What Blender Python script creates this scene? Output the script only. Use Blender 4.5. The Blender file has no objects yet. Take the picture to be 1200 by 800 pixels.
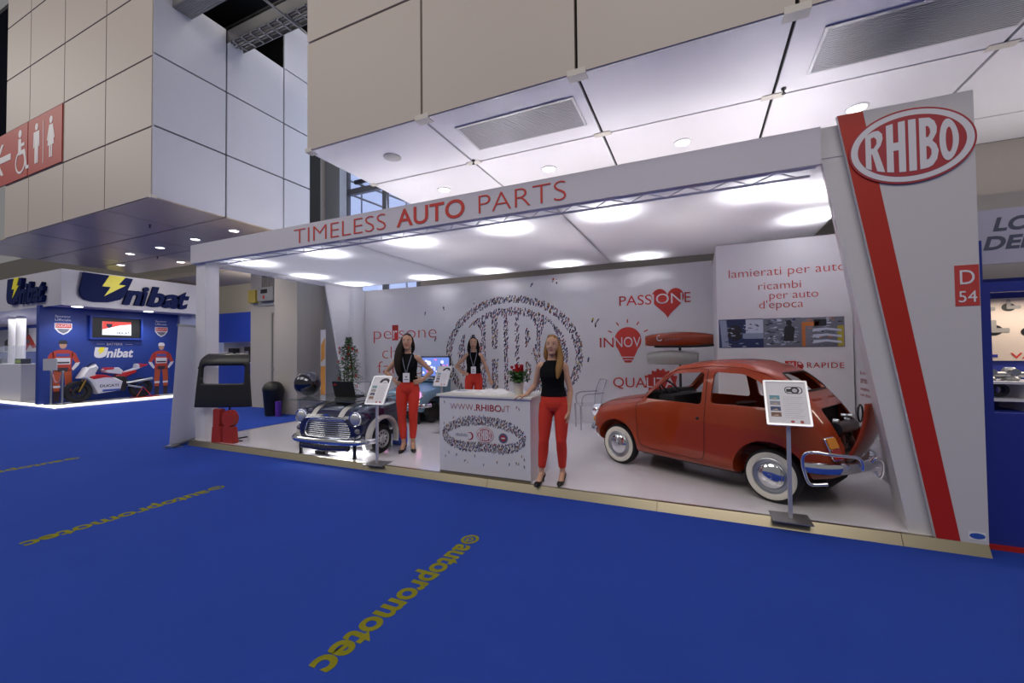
import bpy, bmesh, math, random
from mathutils import Vector, Matrix
from mathutils.bvhtree import BVHTree
random.seed(7)
SC = bpy.context.scene
COL = SC.collection
PI = math.pi
V = Vector

# ------------------------------------------------------------------ camera, world, lights, exposure
cam_d = bpy.data.cameras.new('camera')
cam_d.sensor_width = 36.0
cam_d.lens = 36.0 * 486.61 / 1200.0
cam_d.clip_start = 0.05
cam_d.clip_end = 200
cam = bpy.data.objects.new('camera', cam_d)
COL.objects.link(cam)
yaw, tilt, roll = math.radians(24.109), math.radians(1.287), math.radians(-0.572)
fw = V((-math.sin(yaw) * math.cos(tilt), math.cos(yaw) * math.cos(tilt), math.sin(tilt)))
rt = V((math.cos(yaw), math.sin(yaw), 0))
up = rt.cross(fw)
r2 = math.cos(roll) * rt + math.sin(roll) * up
u2 = -math.sin(roll) * rt + math.cos(roll) * up
cam.matrix_world = Matrix(((r2.x, u2.x, -fw.x, 0), (r2.y, u2.y, -fw.y, 0), (r2.z, u2.z, -fw.z, 1.6), (0, 0, 0, 1)))
SC.camera = cam
SC.view_settings.view_transform = 'Standard'
SC.view_settings.look = 'None'
SC.view_settings.gamma = 1.0
SC.view_settings.use_curve_mapping = False
SC.view_settings.exposure = 0.0
SC.cycles.use_denoising = True
SC.cycles.max_bounces = 8
SC.cycles.transparent_max_bounces = 12
SC.cycles.caustics_reflective = False
SC.cycles.caustics_refractive = False
SC.cycles.sample_clamp_indirect = 40.0

W = bpy.data.worlds.new('hall_daylight')
SC.world = W
W.use_nodes = True
W.node_tree.nodes['Background'].inputs[0].default_value = (0.86, 0.84, 0.84, 1)
W.node_tree.nodes['Background'].inputs[1].default_value = 0.22


def lamp(name, kind, loc, energy, color=(1, 1, 1), size=0.2, size_y=None, aim=None, spot=None, blend=0.6):
    d = bpy.data.lights.new(name, kind)
    d.energy = energy
    d.color = color
    if kind == 'AREA':
        d.size = size
        if size_y:
            d.shape = 'RECTANGLE'
            d.size_y = size_y
    else:
        d.shadow_soft_size = size
    if kind == 'SPOT':
        d.spot_size = math.radians(spot)
        d.spot_blend = blend
    o = bpy.data.objects.new(name, d)
    COL.objects.link(o)
    o.location = loc
    if aim:
        o.rotation_euler = (V(aim) - V(loc)).to_track_quat('-Z', 'Y').to_euler()
    return o


# unseen high hall lamps over the aisle, then area lamps added to lift dim parts
lamp('unseen_hall_light', 'AREA', (1, -5, 11), 540, (1.0, 0.93, 0.86), 8, 5, aim=(1, 0, 0))
lamp('unseen_hall_light', 'AREA', (-10, -4, 11), 330, (1.0, 0.95, 0.9), 8, 5, aim=(-10, 2, 0))
lamp('unseen_hall_light', 'AREA', (-22, -2, 11), 420, (1.0, 0.95, 0.9), 8, 5, aim=(-21, 3, 2))  # third one, added to brighten the far left fascia
lamp('aisle_fill', 'AREA', (-16.0, 11.5, 4.0), 150, (1.0, 0.94, 0.86), 4, 1.5, aim=(-16, 13.5, 3.5))  # fill added to lighten the far beige wall
lamp('aisle_fill', 'AREA', (-10.9, 6.3, 3.9), 16, (1.0, 0.95, 0.9), 1.2, 0.6, aim=(-11.0, 8.2, 1.8))  # fill added to lighten the grey service wall
lamp('unseen_hall_light', 'AREA', (-6.4, 6.2, 9.4), 55, (1.0, 0.96, 0.92), 2.5, 2.0, aim=(-8.6, 7.8, 4.5))  # added between the blocks to lift the grey column, no fitting there
# fill added in the aisle to lighten the far stand's fascia
lamp('aisle_fill', 'AREA', (-13.2, 8.6, 4.15), 110, (1.0, 0.94, 0.88), 2.5, 2.0, aim=(-17.2, 7.4, 3.0))
# daylight through the window between the two panelled blocks
lamp('window_daylight', 'AREA', (-7.0, 8.85, 6.2), 85, (0.68, 0.78, 1.0), 2.4, 4.6, aim=(-8.0, 2.0, 5.2))
# uplights added above the stand roofs only to brighten the soffit
lamp('soffit_fill', 'AREA', (-3.4, 6.0, 3.42), 44, (1.0, 0.96, 0.94), 9.2, 2.6, aim=(-3.4, 5.6, 9))
lamp('soffit_fill', 'AREA', (4.0, 6.0, 3.3), 19, (1.0, 0.96, 0.94), 3.2, 2.2, aim=(4.0, 5.6, 9))  # second added uplight, for the soffit right of the pillar
# lamps above the stretched ceiling of the stand, shining down through the fabric
SPOTS = [(-7.5, 5.05), (-5.73, 5.1), (-3.95, 5.12), (-2.38, 5.12), (-0.97, 5.1), (0.62, 5.1), (1.27, 5.4),
         (-7.75, 6.5), (-7.65, 7.75), (-5.6, 7.8), (-3.94, 7.8), (-2.35, 7.8), (-0.89, 7.8), (1.36, 6.4)]
for (sx, sy) in SPOTS:
    lamp('ceiling_spot', 'SPOT', (sx, sy, 3.60), 58, (0.97, 0.96, 1.0), 0.10, spot=130, blend=0.9, aim=(sx, sy, 0))


# ------------------------------------------------------------------ helpers
def srgb(h):
    h = h.lstrip('#')
    out = []
    for i in (0, 2, 4):
        c = int(h[i:i + 2], 16) / 255
        out.append(c / 12.92 if c <= 0.04045 else ((c + 0.055) / 1.055) ** 2.4)
    return (*out, 1)


MATS = {}


def mat(name, color, rough=0.5, metal=0.0, coat=0.0, emit=None, estr=1.0, alpha=1.0, trans=0.0, spec=0.5, noise=None, bump=None):
    if name in MATS:
        return MATS[name]
    m = bpy.data.materials.new(name)
    m.use_nodes = True
    nt = m.node_tree
    b = nt.nodes['Principled BSDF']
    c = srgb(color) if isinstance(color, str) else color
    b.inputs['Base Color'].default_value = c
    b.inputs['Roughness'].default_value = rough
    b.inputs['Metallic'].default_value = metal
    b.inputs['Coat Weight'].default_value = coat
    b.inputs['Coat Roughness'].default_value = 0.04
    b.inputs['Specular IOR Level'].default_value = spec
    b.inputs['Alpha'].default_value = alpha
    b.inputs['Transmission Weight'].default_value = trans
    if emit:
        b.inputs['Emission Color'].default_value = srgb(emit) if isinstance(emit, str) else emit
        b.inputs['Emission Strength'].default_value = estr
    if noise or bump:
        tc = nt.nodes.new('ShaderNodeTexCoord')
        nz = nt.nodes.new('ShaderNodeTexNoise')
        nz.inputs['Scale'].default_value = (noise or bump)[0]
        nz.inputs['Detail'].default_value = 4
        nt.links.new(tc.outputs['Object'], nz.inputs['Vector'])
        if noise:
            mx = nt.nodes.new('ShaderNodeMix')
            mx.data_type = 'RGBA'
            a = noise[1]
            mx.inputs['A'].default_value = (c[0] * (1 - a), c[1] * (1 - a), c[2] * (1 - a), 1)
            mx.inputs['B'].default_value = (min(1, c[0] * (1 + a)), min(1, c[1] * (1 + a)), min(1, c[2] * (1 + a)), 1)
            nt.links.new(nz.outputs['Fac'], mx.inputs['Factor'])
            nt.links.new(mx.outputs['Result'], b.inputs['Base Color'])
        if bump:
            bp = nt.nodes.new('ShaderNodeBump')
            bp.inputs['Strength'].default_value = bump[1]
            bp.inputs['Distance'].default_value = 0.01
            nt.links.new(nz.outputs['Fac'], bp.inputs['Height'])
            nt.links.new(bp.outputs['Normal'], b.inputs['Normal'])
    MATS[name] = m
    return m


def frame(O, U, Vv):
    U = V(U).normalized()
    Vv = V(Vv).normalized()
    N = U.cross(Vv)
    O = V(O)
    return Matrix(((U.x, Vv.x, N.x, O.x), (U.y, Vv.y, N.y, O.y), (U.z, Vv.z, N.z, O.z), (0, 0, 0, 1)))


def front_frame(x, y, z):          # a plane that faces the aisle (-Y): local x -> X, local y -> Z
    return frame((x, y, z), (1, 0, 0), (0, 0, 1))


class MB:
    def __init__(self):
        self.bm = bmesh.new()

    def _mi(self, faces, mi):
        if mi:
            for f in faces:
                f.material_index = mi

    def box(self, x0, x1, y0, y1, z0, z1, mi=0, M=None):
        vs = [self.bm.verts.new(v) for v in ((x0, y0, z0), (x1, y0, z0), (x1, y1, z0), (x0, y1, z0), (x0, y0, z1), (x1, y0, z1), (x1, y1, z1), (x0, y1, z1))]
        fs = [self.bm.faces.new([vs[i] for i in q]) for q in ((0, 3, 2, 1), (4, 5, 6, 7), (0, 1, 5, 4), (1, 2, 6, 5), (2, 3, 7, 6), (3, 0, 4, 7))]
        self._mi(fs, mi)
        if M is not None:
            for v in vs:
                v.co = M @ v.co
        return self

    def prism(self, pts, M=None, d=0.01, mi=0):     # 2-D outline, extruded along the frame's normal
        M = M or Matrix.Identity(4)
        a = [self.bm.verts.new(M @ V((p[0], p[1], 0))) for p in pts]
        b = [self.bm.verts.new(M @ V((p[0], p[1], d))) for p in pts]
        n = len(pts)
        ar = sum(pts[i][0] * pts[(i + 1) % n][1] - pts[(i + 1) % n][0] * pts[i][1] for i in range(n))
        if (ar > 0) == (d > 0):
            fs = [self.bm.faces.new(a[::-1]), self.bm.faces.new(b)] + [self.bm.faces.new((a[i], a[(i + 1) % n], b[(i + 1) % n], b[i])) for i in range(n)]
        else:
            fs = [self.bm.faces.new(a), self.bm.faces.new(b[::-1])] + [self.bm.faces.new((a[(i + 1) % n], a[i], b[i], b[(i + 1) % n])) for i in range(n)]
        self._mi(fs, mi)
        return self

    def poly(self, pts, M=None, mi=0):
        M = M or Matrix.Identity(4)
        f = self.bm.faces.new([self.bm.verts.new(M @ V(p if len(p) == 3 else (p[0], p[1], 0))) for p in pts])
        self._mi([f], mi)
        return self

    def ring(self, outer, inner, M=None, d=0.01, mi=0):   # a plate with a hole: two outlines of equal length
        M = M or Matrix.Identity(4)
        n = len(outer)
        L = [[self.bm.verts.new(M @ V((p[0], p[1], z))) for p in ps] for ps in (outer, inner) for z in (0, d)]
        o0, o1, i0, i1 = L
        fs = []
        for i in range(n):
            j = (i + 1) % n
            fs += [self.bm.faces.new((o1[i], o1[j], i1[j], i1[i])), self.bm.faces.new((o0[j], o0[i], i0[i], i0[j])),
                   self.bm.faces.new((o0[i], o0[j], o1[j], o1[i])), self.bm.faces.new((i0[j], i0[i], i1[i], i1[j]))]
        self._mi(fs, mi)
        return self

    def tube(self, pts, r, seg=10, closed=False, mi=0, flat=None):
        pts = [V(p) for p in pts]
        n = len(pts)
        rs = r if isinstance(r, (list, tuple)) else [r] * n
        rings = []
        ref = None
        for i, p in enumerate(pts):
            if closed:
                t = pts[(i + 1) % n] - pts[i - 1]
            else:
                t = pts[min(i + 1, n - 1)] - pts[max(i - 1, 0)]
            t.normalize()
            if ref is None:
                ref = V((0, 0, 1)) if abs(t.z) < 0.9 else V((1, 0, 0))
            a = ref - t * ref.dot(t)
            if a.length < 1e-5:
                a = t.orthogonal()
            a.normalize()
            ref = a
            b = t.cross(a)
            fx, fy = flat or (1, 1)
            rings.append([self.bm.verts.new(p + (a * math.cos(2 * PI * k / seg) * fx + b * math.sin(2 * PI * k / seg) * fy) * rs[i]) for k in range(seg)])
        fs = []
        m = n if closed else n - 1
        for i in range(m):
            A, B = rings[i], rings[(i + 1) % n]
            for k in range(seg):
                fs.append(self.bm.faces.new((A[k], A[(k + 1) % seg], B[(k + 1) % seg], B[k])))
        if not closed:
            fs.append(self.bm.faces.new(rings[0][::-1]))
            fs.append(self.bm.faces.new(rings[-1]))
        self._mi(fs, mi)
        return self

    def cyl(self, p0, p1, r0, r1=None, seg=20, mi=0):
        return self.tube([p0, p1], [r0, r0 if r1 is None else r1], seg, mi=mi)

    def lathe(self, prof, M=None, seg=24, mi=0):     # prof: (radius, height along the frame's normal)
        M = M or Matrix.Identity(4)
        rings = []
        fs = []
        for (r, h) in prof:
            if r < 1e-6:
                rings.append([self.bm.verts.new(M @ V((0, 0, h)))])
            else:
                rings.append([self.bm.verts.new(M @ V((r * math.cos(2 * PI * k / seg), r * math.sin(2 * PI * k / seg), h))) for k in range(seg)])
        for A, B in zip(rings, rings[1:]):
            for k in range(seg):
                j = (k + 1) % seg
                if len(A) == 1 and len(B) == 1:
                    continue
                if len(A) == 1:
                    fs.append(self.bm.faces.new((A[0], B[j], B[k])))
                elif len(B) == 1:
                    fs.append(self.bm.faces.new((A[k], A[j], B[0])))
                else:
                    fs.append(self.bm.faces.new((A[k], A[j], B[j], B[k])))
        self._mi(fs, mi)
        return self

    def loft(self, rings, caps=True, mi=0, closed=True):
        R = [[self.bm.verts.new(p) for p in ring] for ring in rings]
        fs = []
        n = len(R[0])
        for A, B in zip(R, R[1:]):
            for k in range(n if closed else n - 1):
                j = (k + 1) % n
                fs.append(self.bm.faces.new((A[k], A[j], B[j], B[k])))
        if caps and closed:
            fs.append(self.bm.faces.new(R[0][::-1]))
            fs.append(self.bm.faces.new(R[-1]))
        self._mi(fs, mi)
        return self

    def ellipsoid(self, c, r, seg=16, rows=10, mi=0, M=None):
        prof = [(math.sin(PI * i / rows), -math.cos(PI * i / rows)) for i in range(rows + 1)]
        T = Matrix.Translation(c) @ (M or Matrix.Identity(4)) @ Matrix.Diagonal((*r, 1))
        return self.lathe([(max(0, a if 0 < i < rows else 0), b) for i, (a, b) in enumerate(prof)], T, seg, mi)

    def text(self, s, M, width=None, cap=0.1, depth=0.002, bold=0.0, shear=0.0, spacing=1.0, warp=None, mi=0, center=False):
        vs, fs, capn = text_geo(s, bold, shear, spacing)
        x0 = min(v[0] for v in vs)
        x1 = max(v[0] for v in vs)
        sy = cap / capn
        sx = sy if width is None else width / (x1 - x0)
        off = -(x1 + x0) / 2 * sx if center else -x0 * sx
        out = []
        for v in vs:
            p = (v[0] * sx + off, v[1] * sy)
            if warp:
                p = warp(*p)
            out.append(self.bm.verts.new(M @ V((p[0], p[1], v[2] * depth))))
        nf = []
        for f in fs:
            try:
                nf.append(self.bm.faces.new([out[i] for i in f]))
            except ValueError:
                pass
        self._mi(nf, mi)
        return self

    def build(self, name, m, parent=None, smooth=None, bevel=0.0, kind=None, label=None, mesh_only=False, recalc=False, subsurf=0):
        if recalc:
            bmesh.ops.recalc_face_normals(self.bm, faces=self.bm.faces)
        me = bpy.data.meshes.new(name)
        self.bm.to_mesh(me)
        self.bm.free()
        for x in (m if isinstance(m, (list, tuple)) else [m]):
            me.materials.append(x)
        o = bpy.data.objects.new(name, me)
        if smooth is not None:
            me.shade_smooth()
            me.set_sharp_from_angle(angle=math.radians(smooth))
        if bevel:
            md = o.modifiers.new('bevel', 'BEVEL')
            md.width = bevel
            md.segments = 2
            md.limit_method = 'ANGLE'
        if subsurf:
            md = o.modifiers.new('sub', 'SUBSURF')
            md.levels = md.render_levels = subsurf
        if mesh_only:
            return o
        COL.objects.link(o)
        if parent is not None:
            o.parent = parent
        if kind:
            o['kind'] = kind
        if label:
            o['label'] = label
        return o


_TXT = {}


def text_geo(s, bold, shear, spacing):
    key = (s, bold, shear, spacing)
    if key in _TXT:
        return _TXT[key]

    def one(t):
        cu = bpy.data.curves.new('lettering_curve', 'FONT')
        cu.body = t
        cu.offset = bold
        cu.shear = shear
        cu.space_character = spacing
        cu.extrude = 0.5
        cu.resolution_u = 4
        o = bpy.data.objects.new('lettering_curve', cu)
        COL.objects.link(o)
        dg = bpy.context.evaluated_depsgraph_get()
        me = bpy.data.meshes.new_from_object(o.evaluated_get(dg))
        vs = [tuple(v.co) for v in me.vertices]
        fs = [tuple(p.vertices) for p in me.polygons]
        bpy.data.objects.remove(o)
        bpy.data.curves.remove(cu)
        bpy.data.meshes.remove(me)
        return vs, fs
    if 'cap' not in _TXT:
        _TXT['cap'] = max(v[1] for v in one('H')[0])
    vs, fs = one(s)
    vs = [(v[0], v[1], v[2] + 0.5) for v in vs]
    _TXT[key] = (vs, fs, _TXT['cap'])
    return _TXT[key]


def apply_mods(o, mods):
    """Evaluate modifiers on a temporary object and give back the mesh."""
    COL.objects.link(o)
    for kind, kw in mods:
        md = o.modifiers.new(kind.lower(), kind)
        for k, v in kw.items():
            setattr(md, k, v)
    dg = bpy.context.evaluated_depsgraph_get()
    me = bpy.data.meshes.new_from_object(o.evaluated_get(dg))
    old = o.data
    bpy.data.objects.remove(o)
    bpy.data.meshes.remove(old)
    return me


def obj_from(me, name, m, parent=None, smooth=40):
    me.materials.clear()
    for x in (m if isinstance(m, (list, tuple)) else [m]):
        me.materials.append(x)
    if smooth is not None:
        me.shade_smooth()
        me.set_sharp_from_angle(angle=math.radians(smooth))
    me.name = name
    o = bpy.data.objects.new(name, me)
    COL.objects.link(o)
    if parent is not None:
        o.parent = parent
    return o


def thing(name, label, cat, loc=(0, 0, 0), rz=0.0, group=None, scale=1.0):
    o = bpy.data.objects.new(name, None)
    o.empty_display_size = 0.1
    COL.objects.link(o)
    o.location = loc
    o.rotation_euler = (0, 0, rz)
    o.scale = (scale, scale, scale)
    tag(o, label, cat, group)
    return o


def tag(o, label, cat, group=None, kind=None):
    o['label'] = label
    o['category'] = cat
    if group:
        o['group'] = group
    if kind:
        o['kind'] = kind
    return o


def struct(mb, name, m, **kw):
    return mb.build(name, m, kind='structure', **kw)


def copy_tree(o, parent=None):
    c = o.copy()
    COL.objects.link(c)
    if parent is not None:
        c.parent = parent
    for ch in list(o.children):
        copy_tree(ch, c)
    return c


def ell(cx, cy, rx, ry, n=48, a0=0.0):
    return [(cx + rx * math.cos(2 * PI * k / n + a0), cy + ry * math.sin(2 * PI * k / n + a0)) for k in range(n)]


def rrect(x0, x1, y0, y1, r, n=5):
    out = []
    for cx, cy, a in ((x1 - r, y1 - r, 0), (x0 + r, y1 - r, 90), (x0 + r, y0 + r, 180), (x1 - r, y0 + r, 270)):
        for k in range(n + 1):
            t = math.radians(a + 90 * k / n)
            out.append((cx + r * math.cos(t), cy + r * math.sin(t)))
    return out


def catmull(pts, n):
    """Points along a smooth curve through PTS, N per span."""
    P = [V(p) for p in pts]
    out = []
    for i in range(len(P) - 1):
        p0 = P[max(i - 1, 0)]
        p1, p2 = P[i], P[i + 1]
        p3 = P[min(i + 2, len(P) - 1)]
        for k in range(n):
            t = k / n
            out.append(0.5 * ((2 * p1) + (p2 - p0) * t + (2 * p0 - 5 * p1 + 4 * p2 - p3) * t * t + (3 * p1 - p0 - 3 * p2 + p3) * t ** 3))
    out.append(P[-1])
    return out


# ------------------------------------------------------------------ materials used in many places
M_WHITE = mat('white_laminate', '#dcdadd', 0.45)
M_WALLW = mat('white_print_wall', '#dedce0', 0.6)
M_RED = mat('red_print', '#c8342c', 0.5)
M_REDPANEL = mat('red_panel', '#b3200f', 0.45)
M_LOGORED = mat('logo_dark_red', '#a8323a', 0.5)
M_NAVY = mat('navy_print', '#1b2350', 0.5)
M_BLACK = mat('black_plastic', '#111114', 0.45)
M_RUBBER = mat('tyre_rubber', '#16161a', 0.75)
M_CHROME = mat('chrome', '#e6e8ec', 0.10, 1.0)
M_STEEL = mat('brushed_steel', '#b4b6b8', 0.32, 1.0)
M_ALU = mat('aluminium_edge', '#a39a84', 0.3, 0.9)
M_DARKGAP = mat('dark_joint', '#15130f', 0.9)
M_LAMP = mat('lamp_glow', '#ffffff', 0.5, emit=(1.0, 0.97, 0.9, 1), estr=9.0)
M_CLEAR = mat('clear_acrylic', '#f4f8fb', 0.05, trans=1.0)
M_PAPER = mat('printed_paper', '#eceaf0', 0.6)
M_GREYPRINT = mat('grey_print', '#6f6d78', 0.6)
# ------------------------------------------------------------------ the hall: floor, panelled blocks, soffits, far walls
M_CARPET = mat('blue_carpet', (.022, .060, .36, 1), 0.95, spec=0.15, noise=(1.3, 0.10), bump=(420, 0.25))
M_YELLOW = mat('yellow_carpet_print', '#838020', 0.9, spec=0.1)
M_BEIGE = mat('beige_wall_panel', '#c2b6aa', 0.5)
M_PALE = mat('pale_wall_panel', '#c4c4cc', 0.45)
M_SOFFIT = mat('white_soffit_panel', '#e6e3e6', 0.38)
M_SOFFITG = mat('grey_metal_soffit_panel', '#bda98c', 0.30, 0.15)
M_GREYWALL = mat('grey_hall_wall', '#b3ada6', 0.7)

b = MB()
b.box(-60, 30, -12, 30, -0.1, 0)
struct(b, 'floor', M_CARPET)

# yellow wording printed on the carpet, three runs of it, read from the stand side
for k, (gx, lab) in enumerate(((-1.80, 'yellow wording printed on the blue carpet nearest the front counter'),
                               (-5.27, 'yellow wording printed on the blue carpet between the nearest and the farthest run'),
                               (-8.86, 'yellow wording printed on the blue carpet farthest toward the toilet sign tower'))):
    b = MB()
    F = frame((gx - 0.045, 3.0, 0.001), (0, -1, 0), (1, 0, 0))
    b.text('autopromotec', F, width=1.46, cap=0.185, depth=0.001, bold=0.03)
    C0 = frame((gx, 3.105, 0.001), (0, -1, 0), (1, 0, 0))
    b.ring(ell(0, 0, .085, .075, 28), ell(0, 0, .058, .049, 28), C0, .001)
    b.ring(ell(0.0, 0, .036, .032, 20), ell(0, 0, .018, .014, 20), C0, .001)
    b.prism([(.02, -.03), (.036, -.03), (.075, .012), (.055, .012)], C0, .001)
    o = b.build('floor_lettering', M_YELLOW, smooth=None)
    tag(o, lab, 'floor print', 'printed wordings on the carpet')

# tower on the left (front at Y 3.78, right face at X -8.19, soffit at z 4.2)
ZS = 4.2
FY = 3.78
G = 0.015


def panels(b, plane, lo, us, zs, t=0.04):
    """Cladding plates with open joints between them; plane 'y' faces -Y at LO, plane 'x' faces +X at LO."""
    for u0, u1 in zip(us, us[1:]):
        for z0, z1 in zip(zs, zs[1:]):
            if plane == 'y':
                b.box(u0 + G, u1 - G, lo, lo + t, z0 + G, z1 - G, 0)
            else:
                b.box(lo - t, lo, u0 + G, u1 - G, z0 + G, z1 - G, 0)


b = MB()
b.box(-14.05, -8.25, FY + .05, 7.2, ZS + .05, 7.8, 1)
b.box(-14.05, -8.5, FY + .05, 4.2, 7.8, 9.6, 1)
panels(b, 'y', FY, [-14.06, -12.85, -11.3, -9.7, -8.19], [ZS, 5.38, 6.57, 7.76, 8.95, 10.1])
struct(b, 'wall_tower_front', [M_BEIGE, M_DARKGAP])
b = MB()
panels(b, 'x', -8.19, [FY, 4.97, 6.18], [ZS, 5.41, 6.63, 7.86])
panels(b, 'x', -8.19, [6.18, 6.86], [ZS, 5.41, 6.63, 7.86, 9.08])
b.box(-8.23, -8.19, FY + .01, 4.02, 7.87, 10.1)
struct(b, 'wall_tower_side', M_PALE)
b = MB()
ys = [FY, 4.97, 6.18, 7.2]
xs = [-16.4, -14.65, -12.9, -11.3, -9.7, -8.19]
for x0, x1 in zip(xs, xs[1:]):
    for y0, y1 in zip(ys, ys[1:]):
        b.box(x0 + G, x1 - G, y0 + G, y1 - G, ZS, ZS + .03, 0)
b.box(-16.4, -8.25, FY + .06, 7.2, ZS + .03, ZS + .05, 1)
struct(b, 'ceiling_tower_soffit', [M_SOFFITG, M_DARKGAP])

# white pictogram sign on the tower front
b = MB()
b.box(-15.4, -12.87, FY - .02, FY - .001, 5.40, 6.55)
b.box(-12.83, -11.32, FY - .02, FY - .001, 5.40, 6.55)
sg = b.build('toilet_sign', mat('sign_red', '#b03a30', 0.5))
tag(sg, 'red toilet sign with white pictograms and arrow on the beige tower', 'sign')
b = MB()
F = front_frame(0, FY - .021, 0)


def figure(cx, zb, h, skirt):
    s = h / 0.95
    b.prism(ell(cx, zb + .86 * s, .075 * s, .085 * s, 20), F, .004)
    if skirt:
        b.prism([(cx - .09 * s, zb + .75 * s), (cx + .09 * s, zb + .75 * s), (cx + .19 * s, zb + .42 * s), (cx + .145 * s, zb + .40 * s), (cx + .10 * s, zb + .60 * s),
                 (cx + .155 * s, zb + .28 * s), (cx - .155 * s, zb + .28 * s), (cx - .10 * s, zb + .60 * s), (cx - .145 * s, zb + .40 * s), (cx - .19 * s, zb + .42 * s)], F, .004)
        b.box(cx - .075 * s, cx - .015 * s, FY - .025, FY - .021, zb, zb + .28 * s)
        b.box(cx + .015 * s, cx + .075 * s, FY - .025, FY - .021, zb, zb + .28 * s)
    else:
        b.prism([(cx - .15 * s, zb + .75 * s), (cx + .15 * s, zb + .75 * s), (cx + .16 * s, zb + .38 * s), (cx + .11 * s, zb + .38 * s), (cx + .095 * s, zb + .62 * s),
                 (cx + .085 * s, zb), (cx + .012 * s, zb), (cx, zb + .38 * s), (cx - .012 * s, zb), (cx - .085 * s, zb), (cx - .095 * s, zb + .62 * s), (cx - .11 * s, zb + .38 * s), (cx - .16 * s, zb + .38 * s)], F, .004)


figure(-12.43, 5.58, .84, False)
b.box(-12.13, -12.11, FY - .025, FY - .021, 5.52, 6.40)
figure(-11.78, 5.58, .84, True)
# wheelchair user
cx = -13.25
b.prism(ell(cx + .02, 6.37, .08, .085, 20), F, .004)
b.prism([(cx - .06, 6.26), (cx + .07, 6.26), (cx + .08, 6.15), (cx + .24, 6.15), (cx + .24, 6.08), (cx + .08, 6.08), (cx + .08, 6.0), (cx + .27, 6.0), (cx + .37, 5.62), (cx + .46, 5.62), (cx + .46, 5.55), (cx + .32, 5.55), (cx + .21, 5.91), (cx - .06, 5.91)], F, .004)
b.ring(ell(cx + .05, 5.75, .25, .25, 32), ell(cx + .05, 5.75, .205, .205, 32), F @ Matrix.Translation((0, 0, .001)), .0045)
b.prism([(-14.55, 5.98), (-14.2, 6.33), (-14.08, 6.33), (-14.33, 6.05), (-13.7, 6.05), (-13.7, 5.91), (-14.33, 5.91), (-14.08, 5.63), (-14.2, 5.63)], F, .004)
b.build('pictogram', mat('sign_white', '#e9e4e2', 0.5), sg)

# central panelled block above the stand
b = MB()
b.box(-4.52, 12, FY + .05, 8.6, ZS + .05, 9.6, 1)
xs = [-4.58, -2.77, -1.0, 0.75, 2.45, 4.2, 5.95, 7.7, 9.4]
panels(b, 'y', FY, xs, [ZS, 5.62, 7.04, 8.46, 9.7])
struct(b, 'wall_block_front', [M_BEIGE, M_DARKGAP])
b = MB()
ys = [FY, 4.97, 6.47, 7.3]
for x0, x1 in zip(xs, xs[1:]):
    for y0, y1 in zip(ys, ys[1:]):
        b.box(x0 + G, x1 - G, y0 + G * .8, y1 - G * .8, ZS, ZS + .03, 0)
b.box(-4.56, 12, FY + .06, 7.3, ZS + .03, ZS + .05, 1)
struct(b, 'ceiling_block_soffit', [M_SOFFIT, M_DARKGAP])
b = MB()
panels(b, 'x', -4.55, [FY + .04, 4.97, 6.47, 7.9], [ZS, 5.62, 7.04, 8.46, 9.7])
for v in b.bm.verts:
    v.co.x = -4.58 if v.co.x > -4.57 else -4.54
struct(b, 'wall_block_side', M_PALE, recalc=True)
# small cover plates where the joints cross
b = MB()
for x in xs[1:5]:
    b.box(x - .09, x + .09, FY - .006, FY + .1, ZS - .008, ZS + .05)
    b.box(x - .10, x + .10, 4.97 - .045, 4.97 + .045, ZS - .008, ZS + .002)
b.box(-4.6, -4.5, FY - .004, FY + .1, ZS - .008, ZS + .04)
b.box(-4.6, -4.5, 4.93, 5.01, ZS - .008, ZS + .02)
b.box(-8.25, -8.18, FY - .006, FY + .08, ZS - .008, ZS + .04)
struct(b, 'trim_joint_plates', mat('cover_plate', '#cfc9bd', 0.5))

# ventilation grilles in the soffit
for (x0, x1, y0, y1, lab) in ((-2.53, -1.12, 4.09, 4.68, 'metal ventilation grille in the white soffit above the fascia lettering'),
                              (.99, 2.42, 4.06, 4.70, 'metal ventilation grille in the white soffit above the sloping logo pillar')):
    t = thing('ceiling_vent', lab, 'vent', ((x0 + x1) / 2, (y0 + y1) / 2, ZS), 0, 'soffit ventilation grilles')
    hx, hy = (x1 - x0) / 2, (y1 - y0) / 2
    b = MB()
    b.box(-hx + .02, hx - .02, -hy + .02, hy - .02, -.004, .0)
    b.build('backing', mat('vent_backing', '#8b8a8e', 0.6), t)
    b = MB()
    b.ring([(-hx, -hy), (hx, -hy), (hx, hy), (-hx, hy)], [(-hx + .025, -hy + .025), (hx - .025, -hy + .025), (hx - .025, hy - .025), (-hx + .025, hy - .025)], Matrix.Translation((0, 0, -.014)), .014)
    b.build('frame', mat('vent_frame', '#c9c7c9', 0.4, 0.3), t)
    b = MB()
    n = 22
    for i in range(n):
        y = -hy + .04 + (2 * hy - .08) * i / (n - 1)
        b.box(-hx + .025, hx - .025, y - .009, y + .003, -.012, -.004)
    b.build('louvre', mat('vent_louvre', '#b9b8bb', 0.35, 0.6), t)

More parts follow.
